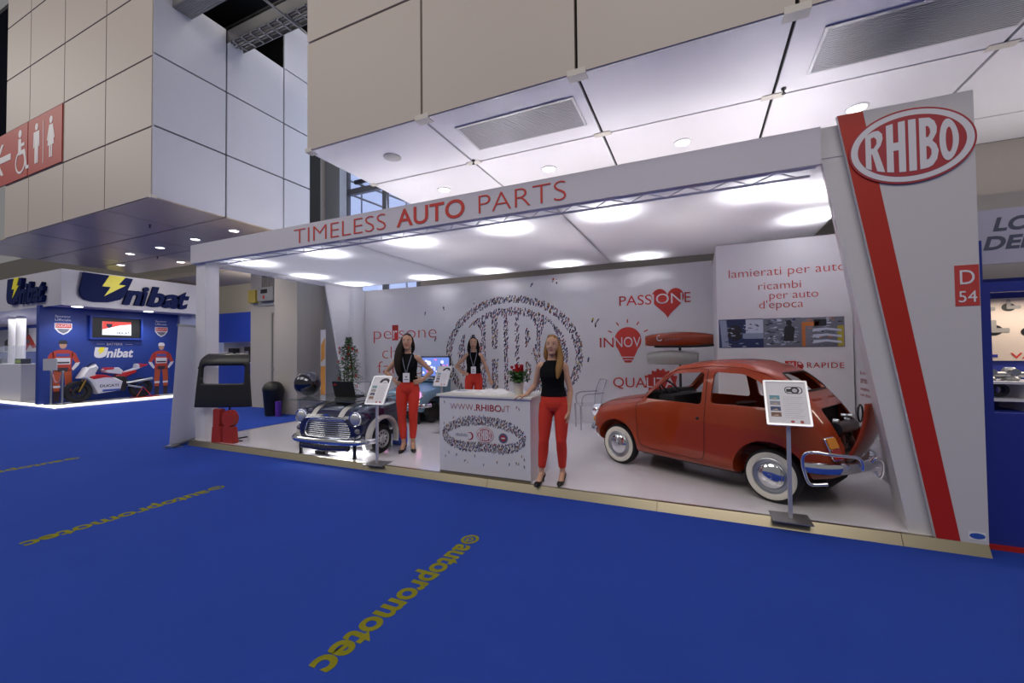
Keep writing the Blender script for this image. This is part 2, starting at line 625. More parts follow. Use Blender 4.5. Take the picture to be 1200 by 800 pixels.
# recessed downlights
DL = [(-3.67, 5.6, 'leftmost of the four over the stand'), (-1.9, 5.6, 'second from the left of the four over the stand'), (-.13, 5.6, 'third from the left of the four over the stand'),
      (1.62, 5.6, 'beside the top of the logo pillar'),
      (-8.91, 5.57, 'in the grey tower soffit, nearest the fascia corner'), (-10.34, 5.61, 'in the grey tower soffit, second from the fascia corner'),
      (-11.9, 5.68, 'in the grey tower soffit, third from the fascia corner'), (-13.3, 5.7, 'in the grey tower soffit, fourth from the fascia corner'),
      (-13.27, 6.83, 'in the grey tower soffit, back row above the blue lettering'), (-15.2, 6.3, 'in the grey tower soffit, farthest away')]
for (x, y, lab) in DL:
    t = thing('ceiling_downlight', 'round recessed downlight ' + lab, 'ceiling light', (x, y, ZS), 0, 'soffit downlights')
    D = Matrix.Diagonal((1, 1, -1, 1))
    b = MB()
    b.lathe([(.085, 0), (.11, 0), (.11, .012), (.088, .016), (.085, 0)], D, 28)
    b.build('trim_ring', M_WHITE, t, smooth=40, recalc=True)
    b = MB()
    b.lathe([(.086, .004), (.05, .006), (0, .007)], D, 28)
    b.build('diffuser', M_LAMP, t, recalc=True)
    lamp('downlight_lamp', 'SPOT', (x, y, ZS - .05), 9 if x > -8 else 45, (1.0, .93, .82), .06, spot=110 if x > -8 else 150, blend=.7, aim=(x, y, 0))
b = MB()
b.lathe([(.115, 0), (.115, .006), (.10, .012), (0, .014)], Matrix.Translation((-3.68, 4.37, ZS)) @ Matrix.Diagonal((1, 1, -1, 1)), 30)
o = b.build('ceiling_speaker', mat('speaker_grille', '#b5b1ae', 0.6), smooth=40, recalc=True)
tag(o, 'round flat grey speaker cover in the white soffit', 'speaker')
for (x, y, lab) in ((-2.74, 4.9, 'small sprinkler head hanging from the white soffit beside the joint plate'), (.83, 4.86, 'small sprinkler head beside the wide soffit grille'),
                    (-10.0, 4.6, 'small sprinkler head under the grey tower soffit near its corner'), (-13.1, 6.2, 'small sprinkler head under the grey tower soffit far back')):
    b = MB()
    b.lathe([(.022, 0), (.022, .015), (.008, .018), (.008, .05), (.02, .055), (.02, .06), (0, .06)], Matrix.Translation((x, y, ZS)) @ Matrix.Diagonal((1, 1, -1, 1)), 12)
    tag(b.build('sprinkler', M_BLACK, recalc=True), lab, 'sprinkler', 'soffit sprinklers')

# dark space above, with a beam and two cable trays crossing the gap
b = MB()
b.box(-30, 12, 3.9, 14, 9.7, 9.8)
b.box(-14.0, -8.6, 7.2, 7.3, 4.3, 9.7)
struct(b, 'ceiling', mat('dark_roof_void', '#17161a', 0.9))
for (y0, y1, z, lab) in ((5.9, 6.15, 8.75, 'pale steel roof beam in the dark void behind the cable trays'), (4.55, 4.7, 9.2, 'thin steel roof beam in the dark void over the cable trays')):
    b = MB()
    b.box(-13, -4.6, y0, y1, z, z + .04)
    b.box(-13, -4.6, (y0 + y1) / 2 - .012, (y0 + y1) / 2 + .012, z + .04, z + .3)
    b.box(-13, -4.6, y0, y1, z + .3, z + .34)
    tag(b.build('roof_beam', mat('beam_steel', '#8c8b88', 0.5, 0.3)), lab, 'beam', 'roof beams')
M_TRAY = mat('galvanised_tray', '#8f8d8c', 0.45, 0.6)
for (y0, y1, lab) in ((4.06, 4.36, 'closed grey cable tray entering the tower near its front edge'), (4.98, 5.3, 'open grey ladder cable tray crossing the gap between the two blocks')):
    t = thing('cable_tray', lab, 'cable tray', (-6.4, (y0 + y1) / 2, 7.6), 0, 'cable trays in the gap')
    w = (y1 - y0) / 2
    b = MB()
    b.box(-1.95, 1.9, -w, -w + .012, 0, .24)
    b.box(-1.95, 1.9, w - .012, w, 0, .24)
    b.build('side_rail', M_TRAY, t)
    b = MB()
    if y0 < 4.5:
        for i in range(9):
            yy = -w + .02 + i * (2 * w - .04) / 8
            b.box(-1.95, 1.9, yy - .012, yy + .012, 0.0, .01)
        b.box(-1.95, 1.9, -w, w, .01, .02)
    else:
        for i in range(16):
            xx = -1.93 + i * .25
            b.box(xx, xx + .03, -w, w, 0.0, .02)
        b.box(-1.95, 1.9, -.012, .012, 0.0, .015)
    b.build('rung', M_TRAY, t)
    b = MB()
    for yy in (-.08, -.03, .04, .09):
        b.cyl((-1.95, yy, .05), (1.9, yy, .05), .022, seg=8)
    b.build('cable', mat('cable_grey', '#77726a', 0.6), t, smooth=40)
b = MB()
b.box(-6.6, -6.57, 3.96, 5.66, 7.565, 7.595)
for y in (4.0, 4.6, 5.6):
    b.box(-6.6, -6.57, y, y + .03, 7.57, 9.7)
tag(b.build('tray_hanger', M_TRAY), 'grey steel hanger bar carrying the cable trays', 'hanger')

# grey walls seen through the stand's open left side, the window wall behind
b = MB()
b.box(-12.3, -10.4, 8.2, 8.4, 0, 4.3)
o = struct(b, 'wall_service', M_GREYWALL)
b = MB()
b.box(-11.27, -10.5, 8.17, 8.199, 0.06, 2.72)
o = struct(b, 'door_1', mat('grey_door', '#9b9894', 0.5))
b = MB()
b.ring([(-11.33, 0), (-10.44, 0), (-10.44, 2.79), (-11.33, 2.79)], [(-11.28, .05), (-10.49, .05), (-10.49, 2.73), (-11.28, 2.73)], front_frame(0, 8.199, 0), .04)
b.build('door_frame', mat('door_frame_grey', '#8b8884', 0.5), o)
b = MB()
b.lathe([(.025, 0), (.02, .03), (.03, .05), (0, .06)], frame((-11.19, 8.17, 1.15), (1, 0, 0), (0, 0, 1)), 14)
b.build('door_handle', M_STEEL, o, smooth=40, recalc=True)
b = MB()
b.box(-10.25, -9.5, 7.56, 7.58, 0, 4.25)
b.box(-9.9, -9.5, 7.58, 8.9, 0, 9.6)
b.box(-10.4, -9.9, 7.58, 8.4, 0, 4.3)
struct(b, 'wall_column', M_GREYWALL)
b = MB()
b.box(-9.5, -8.95, 8.45, 8.7, 0, 9.6)
struct(b, 'wall_window_pier', mat('cool_grey_wall', '#9ea0a6', 0.7))
# electrical box on the wall
t = thing('electrical_box', 'grey electrical control box with conduits high on the grey wall', 'electrical box', (-11.6, 8.2, 3.02))
b = MB()
b.box(-.18, .5, -.16, -.001, .1, .5)
b.build('case', mat('box_grey', '#9a9a9a', 0.5), t, bevel=.01)
b = MB()
b.box(-.62, -.3, -.14, -.001, .08, .46)
b.build('sign_box', mat('box_yellow', '#b9a44a', 0.5), t, bevel=.008)
b = MB()
for x in (-.1, .0, .1, .2, .32, .42):
    b.cyl((x, -.06, .5), (x, -.06, 1.25), .018, seg=8)
b.build('conduit', mat('conduit_grey', '#8a8988', 0.5), t, smooth=40)
b = MB()
b.box(-.02, .26, -.166, -.16, .32, .44)
b.build('display', M_BLACK, t)
b = MB()
b.box(.08, .14, -.17, -.16, .16, .26)
b.build('button', M_RED, t)
b = MB()
b.box(-.35, .62, -.03, -.001, -.02, .08)
b.build('mounting_rail', mat('box_grey', '#9a9a9a', 0.5), t)

# tall window: frame, panes and what little of the outside is seen
t = None
b = MB()
for x in (-9.29, -7.87, -6.72):
    b.box(x - .07, x + .07, 9.0, 9.12, 2.2, 9.4)
for z in (2.2, 3.9, 6.25, 8.2):
    b.box(-9.6, -6.6, 9.0, 9.12, z - .08, z + .08)
wn = struct(b, 'window_1', mat('window_frame_grey', '#7d7c80', 0.5, 0.2))
b = MB()
b.box(-9.6, -6.65, 9.05, 9.06, 2.2, 9.4)
b.build('pane', mat('window_glass', '#ffffff', 0.02, alpha=0.10), wn)
b = MB()
b.box(-8.9, -8.35, 8.93, 9.0, 6.42, 6.52)
b.build('window_closer', mat('closer_dark', '#3d3c40', 0.5), wn)
b = MB()
b.box(-14, -4, 12.5, 12.6, 0, 14)
struct(b, 'wall_outside_daylight', mat('bright_sky_haze', '#b4c6f0', 0.8, emit=(.50, .62, 1.0, 1), estr=.85))
t = thing('outside_railing', 'pale outdoor railing on a ramp seen through the tall window', 'railing', (-9, 11.4, 5.0))
b = MB()
for z in (0, .5, 1.25):
    b.cyl((-3, 0, z + 2.6), (4, 0, z - .6), .035, seg=8)
b.build('rail', mat('rail_white', '#d5dcea', 0.4), t, smooth=40)
for i in range(8):
    x = -3 + i
    zc = 2.6 - 3.2 * i / 7
    b = MB()
    b.cyl((x, 0, -5.0), (x, 0, zc + 1.25), .03, seg=8)
    b.build('post', mat('rail_white', '#d5dcea', 0.4), t, smooth=40)
# beige wall right of the window, visible as a strip over the stand's back wall, and further right
b = MB()
b.box(-6.65, 3.0, 9.0, 9.2, 0, 4.25)
b.box(-9.6, -6.65, 9.0, 9.2, 0, 2.12)
b.box(2.9, 12, 7.3, 7.5, 0, 4.2)
struct(b, 'wall_back', mat('beige_back_wall', '#a79f96', 0.7))
# bare hall walls far away on the left
b = MB()
b.box(-60, -12.3, 13.5, 13.8, 0, 9.0)
for i in range(12):
    b.box(-58 + i * 3.8, -57.96 + i * 3.8, 13.47, 13.5, 0, 4.3)
struct(b, 'wall_far', mat('far_beige_wall', '#b0a89e', 0.7))
b = MB()
b.box(-60, -9.0, 8.4, 10.2, 4.25, 4.4)
struct(b, 'ceiling_far', mat('far_dark_ceiling', '#8a8074', 0.7))
# waste bin beside the column
t = thing('waste_bin', 'black swing-top waste bin against the grey wall', 'bin', (-10.05, 7.3, 0))
b = MB()
b.lathe([(0, 0), (.19, 0), (.24, .62), (.25, .64), (.25, .67), (0, .67)], None, 24)
b.build('body', M_BLACK, t, smooth=40, recalc=True)
b = MB()
b.lathe([(.25, .67), (.25, .70), (.2, .80), (.12, .86), (0, .88)], None, 24)
b.build('lid', M_BLACK, t, smooth=40, recalc=True)
b = MB()
b.cyl((-9.72, 7.2, 0), (-9.72, 7.2, .38), .07, seg=16)
tag(b.build('purple_tube', mat('purple_plastic', '#5a2d9c', 0.5), smooth=40), 'short purple upright tube beside the black waste bin', 'tube')
# narrow printed banner by the pier
t = thing('narrow_banner', 'narrow printed roll-up banner with orange lower half by the grey column', 'banner', (-8.95, 7.9, 0))
b = MB()
b.box(-.09, .09, -.006, 0, .06, 2.2)
b.build('screen', mat('banner_pale', '#c9cad2', 0.6), t)
b = MB()
b.box(-.08, .08, -.009, -.006, .5, 1.25)
b.prism([(-.07, 1.35), (.07, 1.45), (.07, 2.0), (-.07, 1.8)], front_frame(0, -.006, 0), .003)
b.build('print', mat('banner_orange', '#c98b3c', 0.6), t)
b = MB()
b.box(-.12, .12, -.1, .08, 0, .06)
b.build('base', M_STEEL, t, bevel=.006)
# ------------------------------------------------------------------ the exhibition stand
YF, YB, PZ = 4.413, 8.54, 0.08
M_GLOSS = mat('glossy_white_floor', '#e2dfe5', 0.10, spec=0.6)
b = MB()
b.box(-8.2, 1.99, YF + .03, 8.6, 0.001, PZ)
struct(b, 'floor_stand_platform', M_GLOSS)
b = MB()
for (x0, x1) in ((-8.22, -6.1), (-6.1, -4.2), (-4.2, -2.3), (-2.3, -.4), (-.4, 1.48), (1.48, 2.0)):
    b.prism([(YF - .055, 0), (YF + .03, 0), (YF + .03, PZ + .003), (YF - .01, PZ + .003)], frame((x0 + .002, 0, 0), (0, 1, 0), (0, 0, 1)), x1 - x0 - .004)
b.box(-8.24, -8.2, YF, 8.6, 0, PZ + .003)
struct(b, 'trim_platform_edge', M_ALU)

# ceiling: white stretched fabric with lamps above it
mfab = mat('stretched_white_fabric', '#f2f0f4', 0.8)
nt = mfab.node_tree
tr = nt.nodes.new('ShaderNodeBsdfTranslucent')
tr.inputs[0].default_value = (0.9, 0.9, 0.93, 1)
mx = nt.nodes.new('ShaderNodeMixShader')
mx.inputs[0].default_value = 0.45
nt.links.new(nt.nodes['Principled BSDF'].outputs[0], mx.inputs[1])
nt.links.new(tr.outputs[0], mx.inputs[2])
nt.links.new(mx.outputs[0], nt.nodes['Material Output'].inputs[0])
CZ = 3.28
b = MB()
for (x0, x1) in ((-8.1, -4.85), (-4.85, -1.5), (-1.5, 1.62)):
    b.poly([(x0 + .004, YF + .05, CZ), (x1 - .004, YF + .05, CZ), (x1 - .004, 8.1, CZ), (x0 + .004, 8.1, CZ)])
struct(b, 'ceiling_stand_fabric', mfab)
b = MB()
for (x0, x1, y0, y1) in ((-8.14, 1.62, 8.1, 8.14), (-8.14, -8.1, YF + .05, 8.1), (-4.86, -4.84, YF + .05, 8.1), (-1.51, -1.49, YF + .05, 8.1), (1.6, 1.64, YF + .05, 8.14)):
    b.box(x0, x1, y0, y1, CZ + .003, CZ + .045)
struct(b, 'trim_ceiling_rail', M_ALU)
# fascia with wording
b = MB()
b.box(-8.27, 1.02, YF, YF + .05, 3.215, 3.545)
b.box(-8.27, -8.22, YF + .05, 8.55, 3.215, 3.545)
fas = struct(b, 'wall_fascia', mat('fascia_white', '#cfcbd2', 0.5))
b = MB()
F = front_frame(0, YF - .001, 0)
b.text('TIMELESS', front_frame(-5.61, YF - .003, 3.262), width=1.78, cap=.235, depth=.003, bold=-.018)
b.text('AUTO', front_frame(-3.645, YF - .003, 3.265), width=1.05, cap=.235, depth=.003, bold=.012)
b.text('PARTS', front_frame(-2.40, YF - .003, 3.265), width=1.10, cap=.235, depth=.003, bold=-.018)
b.build('lettering', M_RED, fas)
# lattice girder behind the fascia, under the fabric
t = thing('ceiling_truss', 'white lattice truss running behind the long lettered fascia', 'truss', (-3.6, 4.6, 3.2))
b = MB()
for y in (-.09, .13):
    b.cyl((-4.55, y, .03), (4.6, y, .03), .014, seg=8)
b.build('chord', M_WHITE, t, smooth=40)
b = MB()
n = 46
for i in range(n):
    x0 = -4.5 + 9.0 * i / n
    b.cyl((x0, -.09 if i % 2 else .13, .03), (x0 + 9.0 / n, .13 if i % 2 else -.09, .03), .008, seg=6)
b.build('diagonal_lattice', M_WHITE, t, smooth=40)

# posts and walls
b = MB()
b.box(-8.2, -7.93, YF + .055, 4.70, PZ, 3.21)
struct(b, 'wall_front_post', M_WALLW)
b = MB()
b.box(-8.2, .27, YB, 8.6, PZ, 3.24)
wb = struct(b, 'wall_stand_back', M_WALLW)
b = MB()
b.prism([(8.6, PZ), (8.0, PZ), (7.27, 3.24), (8.6, 3.24)], frame((-8.2, 0, 0), (0, 1, 0), (0, 0, 1)), .04)
b.box(-8.158, -8.02, 8.02, 8.28, PZ, 3.24)
b.box(-8.158, -8.13, 8.28, 8.535, PZ, 3.24)
struct(b, 'wall_stand_side', M_WALLW)
b = MB()
b.box(.27, 1.89, 6.904, 8.6, PZ, 3.14)
bx = struct(b, 'wall_stand_cabin', M_WALLW)
b = MB()
b.box(1.908, 1.96, 4.95, 8.6, PZ, 3.2)
sw = struct(b, 'wall_stand_right', M_WALLW)

# ---- crowd pictures: hundreds of tiny printed people
CROWD = [mat('crowd_%s' % n, c, 0.6) for n, c in (('dark', '#262a45'), ('black', '#17161c'), ('red', '#b03a3e'), ('white', '#f2f0f2'), ('tan', '#c79f82'), ('blue', '#4b5a94'), ('grey', '#8c8a98'), ('yellow', '#c9ab3a'), ('violet', '#6a648c'), ('denim', '#5a678f'))]


def rhibo_letters():
    """RHIBO drawn inside a unit ellipse: list of (outline, hole-or-None)."""
    def env(x):
        return math.sqrt(max(0.0, 1 - (x / 1.12) ** 2)) * .86
    L = []
    # R
    L.append(('poly', [(-.86, -1), (-.86, 1), (-.70, 1.0), (-.60, .93), (-.53, .72), (-.52, .50), (-.56, .22), (-.63, .02), (-.49, -1), (-.64, -1), (-.73, -.16), (-.75, -.16), (-.75, -1)]))
    L.append(('hole', [(-.75, .70), (-.75, .16), (-.70, .16), (-.645, .34), (-.645, .54), (-.69, .70)]))
    L.append(('poly', [(-.45, -1), (-.45, 1), (-.32, 1), (-.32, .2), (-.22, .2), (-.22, 1), (-.09, 1), (-.09, -1), (-.22, -1), (-.22, -.12), (-.32, -.12), (-.32, -1)]))
    L.append(('poly', [(-.03, -1), (-.03, 1), (.11, 1), (.11, -1)]))
    L.append(('poly', [(.17, -1), (.17, 1), (.36, 1), (.45, .86), (.49, .62), (.48, .36), (.42, .12), (.40, .06), (.47, -.12), (.51, -.4), (.48, -.74), (.40, -.95), (.32, -1)]))
    L.append(('hole', [(.29, .66), (.29, .22), (.33, .24), (.365, .38), (.36, .54), (.325, .66)]))
    L.append(('hole', [(.29, -.14), (.29, -.66), (.335, -.64), (.375, -.50), (.375, -.30), (.33, -.15)]))
    L.append(('poly', ell(.70, 0, .17, 1.0, 28)))
    L.append(('hole', ell(.70, 0, .06, .60, 20)))
    out = []
    for kind, pts in L:
        den = []
        n = len(pts)
        for i in range(n):
            (xa, ya), (xb, yb) = pts[i], pts[(i + 1) % n]
            for k in range(4):
                den.append((xa + (xb - xa) * k / 4, ya + (yb - ya) * k / 4))
        out.append((kind, [(x, y * env(x)) for x, y in den]))
    return out


def inside(p, poly):
    x, y = p
    c = False
    n = len(poly)
    j = n - 1
    for i in range(n):
        xi, yi = poly[i]
        xj, yj = poly[j]
        if (yi > y) != (yj > y) and x < (xj - xi) * (y - yi) / (yj - yi) + xi:
            c = not c
        j = i
    return c


def in_letters(p, L):
    v = False
    for k, poly in L:
        if inside(p, poly):
            v = (k == 'poly')
    return v


RL = rhibo_letters()


def little_person(b, M, x, y, s, rng):
    """One printed figure about 2 x 5 units of S: a body patch, legs and a head."""
    a = rng.uniform(-.5, .5) - .25
    ca, sa = math.cos(a), math.sin(a)
    body = rng.choice((0, 0, 1, 2, 2, 3, 5, 6, 4, 7, 8, 8, 6))
    legs = rng.choice((0, 1, 5, 6, 8, 9))

    def quad(u0, u1, v0, v1, mi):
        b.poly([(x + (u * ca - v * sa) * s, y + (u * sa + v * ca) * s) for u, v in ((u0, v0), (u1, v0), (u1, v1), (u0, v1))], M, mi)
    quad(-.28, .28, -1, 0, legs)
    quad(-.38, .38, 0, .75, body)
    quad(-.19, .19, .78, 1.1, rng.choice((4, 1, 1)))


def put_logo(parent, M, rx, ry, tilt=0.0, thick=.004, cols=None, names=('logo_ring', 'logo_field', 'logo_lettering')):
    """Oval logo: dark red rim, white ring, dark red field, white letters."""
    c, s = math.cos(tilt), math.sin(tilt)
    R = M @ Matrix.Rotation(tilt, 4, 'Z')
    cw, cr = cols or (M_WALLW, M_LOGORED)
    b = MB()
    b.prism(ell(0, 0, rx, ry, 64), R, thick, 0)
    b.prism(ell(0, 0, rx * .965, ry * .95, 64), R @ Matrix.Translation((0, 0, thick)), thick * .2, 1)
    b.build(names[0], [cr, cw], parent)
    b = MB()
    b.prism(ell(0, 0, rx * .85, ry * .81, 64), R @ Matrix.Translation((0, 0, thick * 1.2)), thick * .2)
    b.build(names[1], cr, parent)
    b = MB()
    for kind, poly in RL:
        z = thick * (1.4 if kind == 'poly' else 1.65)
        b.prism([(x * rx * .84, y * ry * .80) for x, y in poly], R @ Matrix.Translation((0, 0, z)), thick * .2, 0 if kind == 'poly' else 1)
    b.build(names[2], [cw, cr], parent)


rng = random.Random(3)
b = MB()
F = front_frame(-3.885, YB - .002, 1.5)
RX, RY = 1.685, 1.33
cnt = 0
seen = {}
for k in range(60000):
    x, y = rng.uniform(-1, 1), rng.uniform(-1, 1)
    r = math.hypot(x, y)
    if r > 1.0 or (.80 < r < .91):
        continue
    if r <= .80 and in_letters((x / .80 * .99, y / .80 * .99), RL):
        continue
    gx, gy = int((x * RX + 5) / .044), int((y * RY + 5) / .064)
    if (gx, gy) in seen:
        continue
    seen[(gx, gy)] = 1
    little_person(b, F, x * RX, y * RY, .036, rng)
for (x, y) in ((-.9, 1.25), (-1.75, 1.15), (1.05, 1.62), (1.13, 1.58), (.55, 1.55), (1.9, .72), (2.0, .70), (1.96, .62), (-2.3, 1.05), (1.8, -.1), (-2.0, .4)):
    little_person(b, F, x, y, .05, rng)
b.build('crowd_print', CROWD, wb)

# lettering and emblems on the back wall
b = MB()
FB = lambda x, z, y=YB: front_frame(x, y - .003, z)
b.text('pe', FB(-7.83, 1.94), width=.59, cap=.335, depth=.002, bold=-.02)
b.text('sone', FB(-7.0, 1.94), width=1.15, cap=.335, depth=.002, bold=-.02)
b.text('che', FB(-7.54, 1.43), width=.78, cap=.335, depth=.002, bold=-.02)
b.text('fanno', FB(-7.70, 1.04), width=1.45, cap=.335, depth=.002, bold=-.02)
b.box(-7.215, -7.02, YB - .004, YB - .001, 1.90, 2.295)
b.text('PASS', FB(-1.435, 2.485), width=.62, cap=.2, depth=.002, bold=0)
b.text('E', FB(-.215, 2.49), width=.105, cap=.2, depth=.002, bold=0)
b.text('IN', FB(-1.84, 1.65), width=.28, cap=.205, depth=.002)
b.text('ZIONE', FB(-.83, 1.67), width=.72, cap=.205, depth=.002)
b.text('QUA', FB(-1.58, .85), width=.63, cap=.2, depth=.002)
# heart
F = FB(-.52, 2.28)
hp = []
for k in range(60):
    t_ = 2 * PI * k / 60
    hp.append((.295 * math.sin(t_) ** 3, .255 + (.23 * math.cos(t_) - .088 * math.cos(2 * t_) - .035 * math.cos(3 * t_) - .018 * math.cos(4 * t_)) * 1.14))
b.prism(hp, F, .002)
# light bulb
bp = []
for k in range(33):
    a = math.radians(-42 + 264 * k / 32)
    bp.append((.262 * math.cos(a), .262 * math.sin(a)))
bp += [(-.125, -.33), (.125, -.33)]
F = FB(-1.28, 1.79)
b.prism(bp, F, .002)
b.prism(rrect(-.11, .11, -.385, -.35, .015), F, .002)
b.prism([(-.095, -.40), (.095, -.40), (.05, -.45), (-.05, -.45)], F, .002)
for a in (90, 60, 120, 28, 152):
    t_ = math.radians(a)
    r0, r1 = (.345, .42)
    p0 = (r0 * math.cos(t_) * 1.02, r0 * math.sin(t_))
    p1 = (r1 * math.cos(t_) * 1.05, r1 * math.sin(t_))
    n_ = (-math.sin(t_) * .011, math.cos(t_) * .011)
    b.prism([(p0[0] - n_[0], p0[1] - n_[1]), (p1[0] - n_[0], p1[1] - n_[1]), (p1[0] + n_[0], p1[1] + n_[1]), (p0[0] + n_[0], p0[1] + n_[1])], F, .002)
# badge
F = FB(-.67, .95)
b.prism([((.29 if k % 2 else .235) * math.cos(PI * k / 16), (.29 if k % 2 else .235) * math.sin(PI * k / 16)) for k in range(32)], F, .002)
b.prism([(-.3, -.10), (.3, -.10), (.27, 0), (.3, .14), (-.3, .14), (-.27, 0)], F @ Matrix.Translation((0, 0, .0012)), .0012)
b.build('lettering', M_RED, wb)
b = MB()
b.text('r', FB(-7.18, 1.94, YB - .003), width=.13, cap=.335, depth=.002)
b.text('ION', FB(-.80, 2.487, YB - .003), width=.545, cap=.2, depth=.002)
b.text('NOVA', FB(-1.535, 1.655, YB - .003), width=.66, cap=.205, depth=.002)
b.text('LITÀ', FB(-.93, .86, YB - .0045), width=.52, cap=.2, depth=.002)
b.build('white_lettering', M_WALLW, wb)

# lettering, photographs and the van sign on the cabin front
YC = 6.904
b = MB()
FC = lambda x, z: front_frame(x, YC - .003, z)
b.text('lamierati per auto', FC(.435, 2.64), width=1.40, cap=.125, depth=.002, bold=-.012)
b.text('ricambi', FC(.81, 2.44), width=.515, cap=.115, depth=.002, bold=-.012)
b.text('per auto', FC(.945, 2.30), width=.575, cap=.115, depth=.002, bold=-.012)
b.text("d'epoca", FC(.815, 2.17), width=.53, cap=.115, depth=.002, bold=-.012)
b.text('CONSEGNE', FC(.42, 1.325), width=.62, cap=.075, depth=.002)
b.text('RAPIDE', FC(1.37, 1.325), width=.415, cap=.078, depth=.002, spacing=1.15)
b.prism([(1.12, 1.34), (1.245, 1.34), (1.245, 1.42), (1.11, 1.42)], front_frame(0, YC - .003, 0), .002)
b.prism([(1.255, 1.335), (1.255, 1.41), (1.295, 1.41), (1.325, 1.375), (1.335, 1.335)], front_frame(0, YC - .003, 0), .002)
for x in (1.165, 1.30):
    b.prism(ell(x, 1.325, .024, .024, 18), front_frame(0, YC - .003, 0), .002)
b.build('lettering', M_RED, bx)
b = MB()
b.text('24', FC(1.15, 1.355) @ Matrix.Translation((0, 0, .002)), width=.07, cap=.05, depth=.001, bold=.02)
b.prism([(1.27, 1.37), (1.27, 1.40), (1.29, 1.40), (1.31, 1.37)], front_frame(0, YC - .005, 0), .001)
b.build('white_lettering', M_WALLW, bx)
b = MB()
PH = [mat('photo_' + n, c, 0.5) for n, c in (('night_blue', '#23305f'), ('steel', '#8d97b4'), ('orange', '#c97433'), ('pale', '#c3cbdc'), ('grey', '#6f7180'), ('dark', '#23242c'), ('yellow', '#b5a53c'))]
F = front_frame(0, YC - .002, 0)
q = lambda x0, x1, z0, z1, mi, k=0.0: b.prism([(x0, z0), (x1, z0), (x1 + k, z1), (x0 + k, z1)], F @ Matrix.Translation((0, 0, .001 * b.lay)), .001, mi)
b.lay = 0
q(.29, .86, 1.61, 2.03, 0)
q(.86, 1.31, 1.61, 2.025, 4)
q(1.31, 1.80, 1.61, 2.02, 4)
b.lay = 1
q(.64, .86, 1.82, 2.02, 3)
q(.60, .86, 1.74, 1.82, 1)
b.prism(ell(.50, 1.83, .1, .12, 24), F @ Matrix.Translation((0, 0, .001)), .001, 5)
q(.33, .42, 1.62, 2.02, 1, -.03)
pr3 = random.Random(21)
for k in range(70):
    x, z = pr3.uniform(.87, 1.25), pr3.uniform(1.62, 2.0)
    b.lay = 1 + .02 * k
    q(x, x + pr3.uniform(.015, .06), z, z + pr3.uniform(.008, .025), pr3.choice((3, 1, 5, 3, 1, 0)), pr3.uniform(-.02, .02))
for k in range(46):
    x, z = pr3.uniform(.36, .80), pr3.uniform(1.62, 1.99)
    b.lay = 1 + .02 * k
    q(x, x + pr3.uniform(.01, .05), z, z + pr3.uniform(.006, .02), pr3.choice((1, 5, 3, 0, 1)), pr3.uniform(-.03, .03))
for k in range(40):
    x, z = pr3.uniform(1.36, 1.74), pr3.uniform(1.62, 2.0)
    b.lay = 1 + .02 * k
    q(x, x + pr3.uniform(.015, .06), z, z + pr3.uniform(.006, .02), pr3.choice((3, 1, 5, 4, 2)), pr3.uniform(-.02, .02))
b.lay = 2.6
q(1.32, 1.36, 1.62, 1.96, 2)
q(1.33, 1.50, 1.90, 1.96, 2, .03)
q(1.46, 1.60, 1.90, 1.99, 5)
q(1.72, 1.79, 1.62, 1.90, 6)
for z in (1.66, 1.74, 1.82):
    b.prism([(1.44, z), (1.6, z + .025), (1.77, z), (1.76, z + .03), (1.6, z + .055), (1.45, z + .045)], F @ Matrix.Translation((0, 0, .0028)), .001, 3)
b.lay = 2
b.prism([(1.10, 1.70), (1.22, 1.70), (1.24, 1.88), (1.19, 1.93), (1.12, 1.90)], F @ Matrix.Translation((0, 0, .003)), .001, 5)
b.prism(ell(1.17, 1.955, .035, .04, 18), F @ Matrix.Translation((0, 0, .003)), .001, 5)
b.build('photo_strip', PH, bx)
b = MB()
for (z, n, c) in ((2.13, 3, .05), (2.05, 2, .05), (1.26, 1, .06), (1.19, 1, .085), (1.06, 1, .055), (1.0, 1, .055)):
    pass
FS = lambda y, z: frame((1.904, y, z), (0, -1, 0), (0, 0, 1))
b.text('e dalle', FS(6.40, 2.14), width=.3, cap=.05, depth=.002)
b.text('la cura', FS(6.40, 2.06), width=.3, cap=.05, depth=.002)
b.text('la nuova linea', FS(6.72, 1.255), width=.52, cap=.05, depth=.002)
b.text('arredo ricambi', FS(6.72, 1.145), width=.62, cap=.09, depth=.002)
b.text('complementi di casa', FS(6.73, 1.055), width=.62, cap=.045, depth=.002)
b.text('con elementi auto', FS(6.73, .98), width=.66, cap=.045, depth=.002)
b.build('lettering', mat('faded_red_print', '#b07078', 0.6), sw)

# sloping logo pillar on the right
t = thing('logo_pillar', 'tall white sloping pillar with red stripe and oval logo at stand corner', 'pillar', (1.55, YF, 0))
b = MB()
fr_ = [V((x - 1.55, .06, z)) for x, z in ((.985, 3.555), (1.556, PZ + .001), (1.95, PZ + .001), (1.95, 3.555))]
re_ = [V((x - 1.55, y, z)) for x, y, z in ((.998, .137, 3.56), (1.603, .446, PZ + .001), (1.95, .446, PZ + .001), (1.95, .137, 3.56))]
b.loft([fr_, re_])
bmesh.ops.recalc_face_normals(b.bm, faces=b.bm.faces)
b.build('rear_body', mat('pillar_white', '#d2cfcf', 0.5), t)
b = MB()
b.prism([(1.135 - 1.55, 3.605), (1.695 - 1.55, PZ + .003), (2.0 - 1.55, PZ + .003), (2.0 - 1.55, 3.605)], front_frame(0, .03, 0), .04)
b.build('front_panel', mat('pillar_panel_white', '#cdc9ca', 0.5), t)
b = MB()
b.prism([(1.137 - 1.55, 3.603), (1.697 - 1.55, PZ + .005), (1.838 - 1.55, PZ + .005), (1.313 - 1.55, 3.603)], front_frame(0, -.010, 0), .003)
b.build('stripe', M_REDPANEL, t)
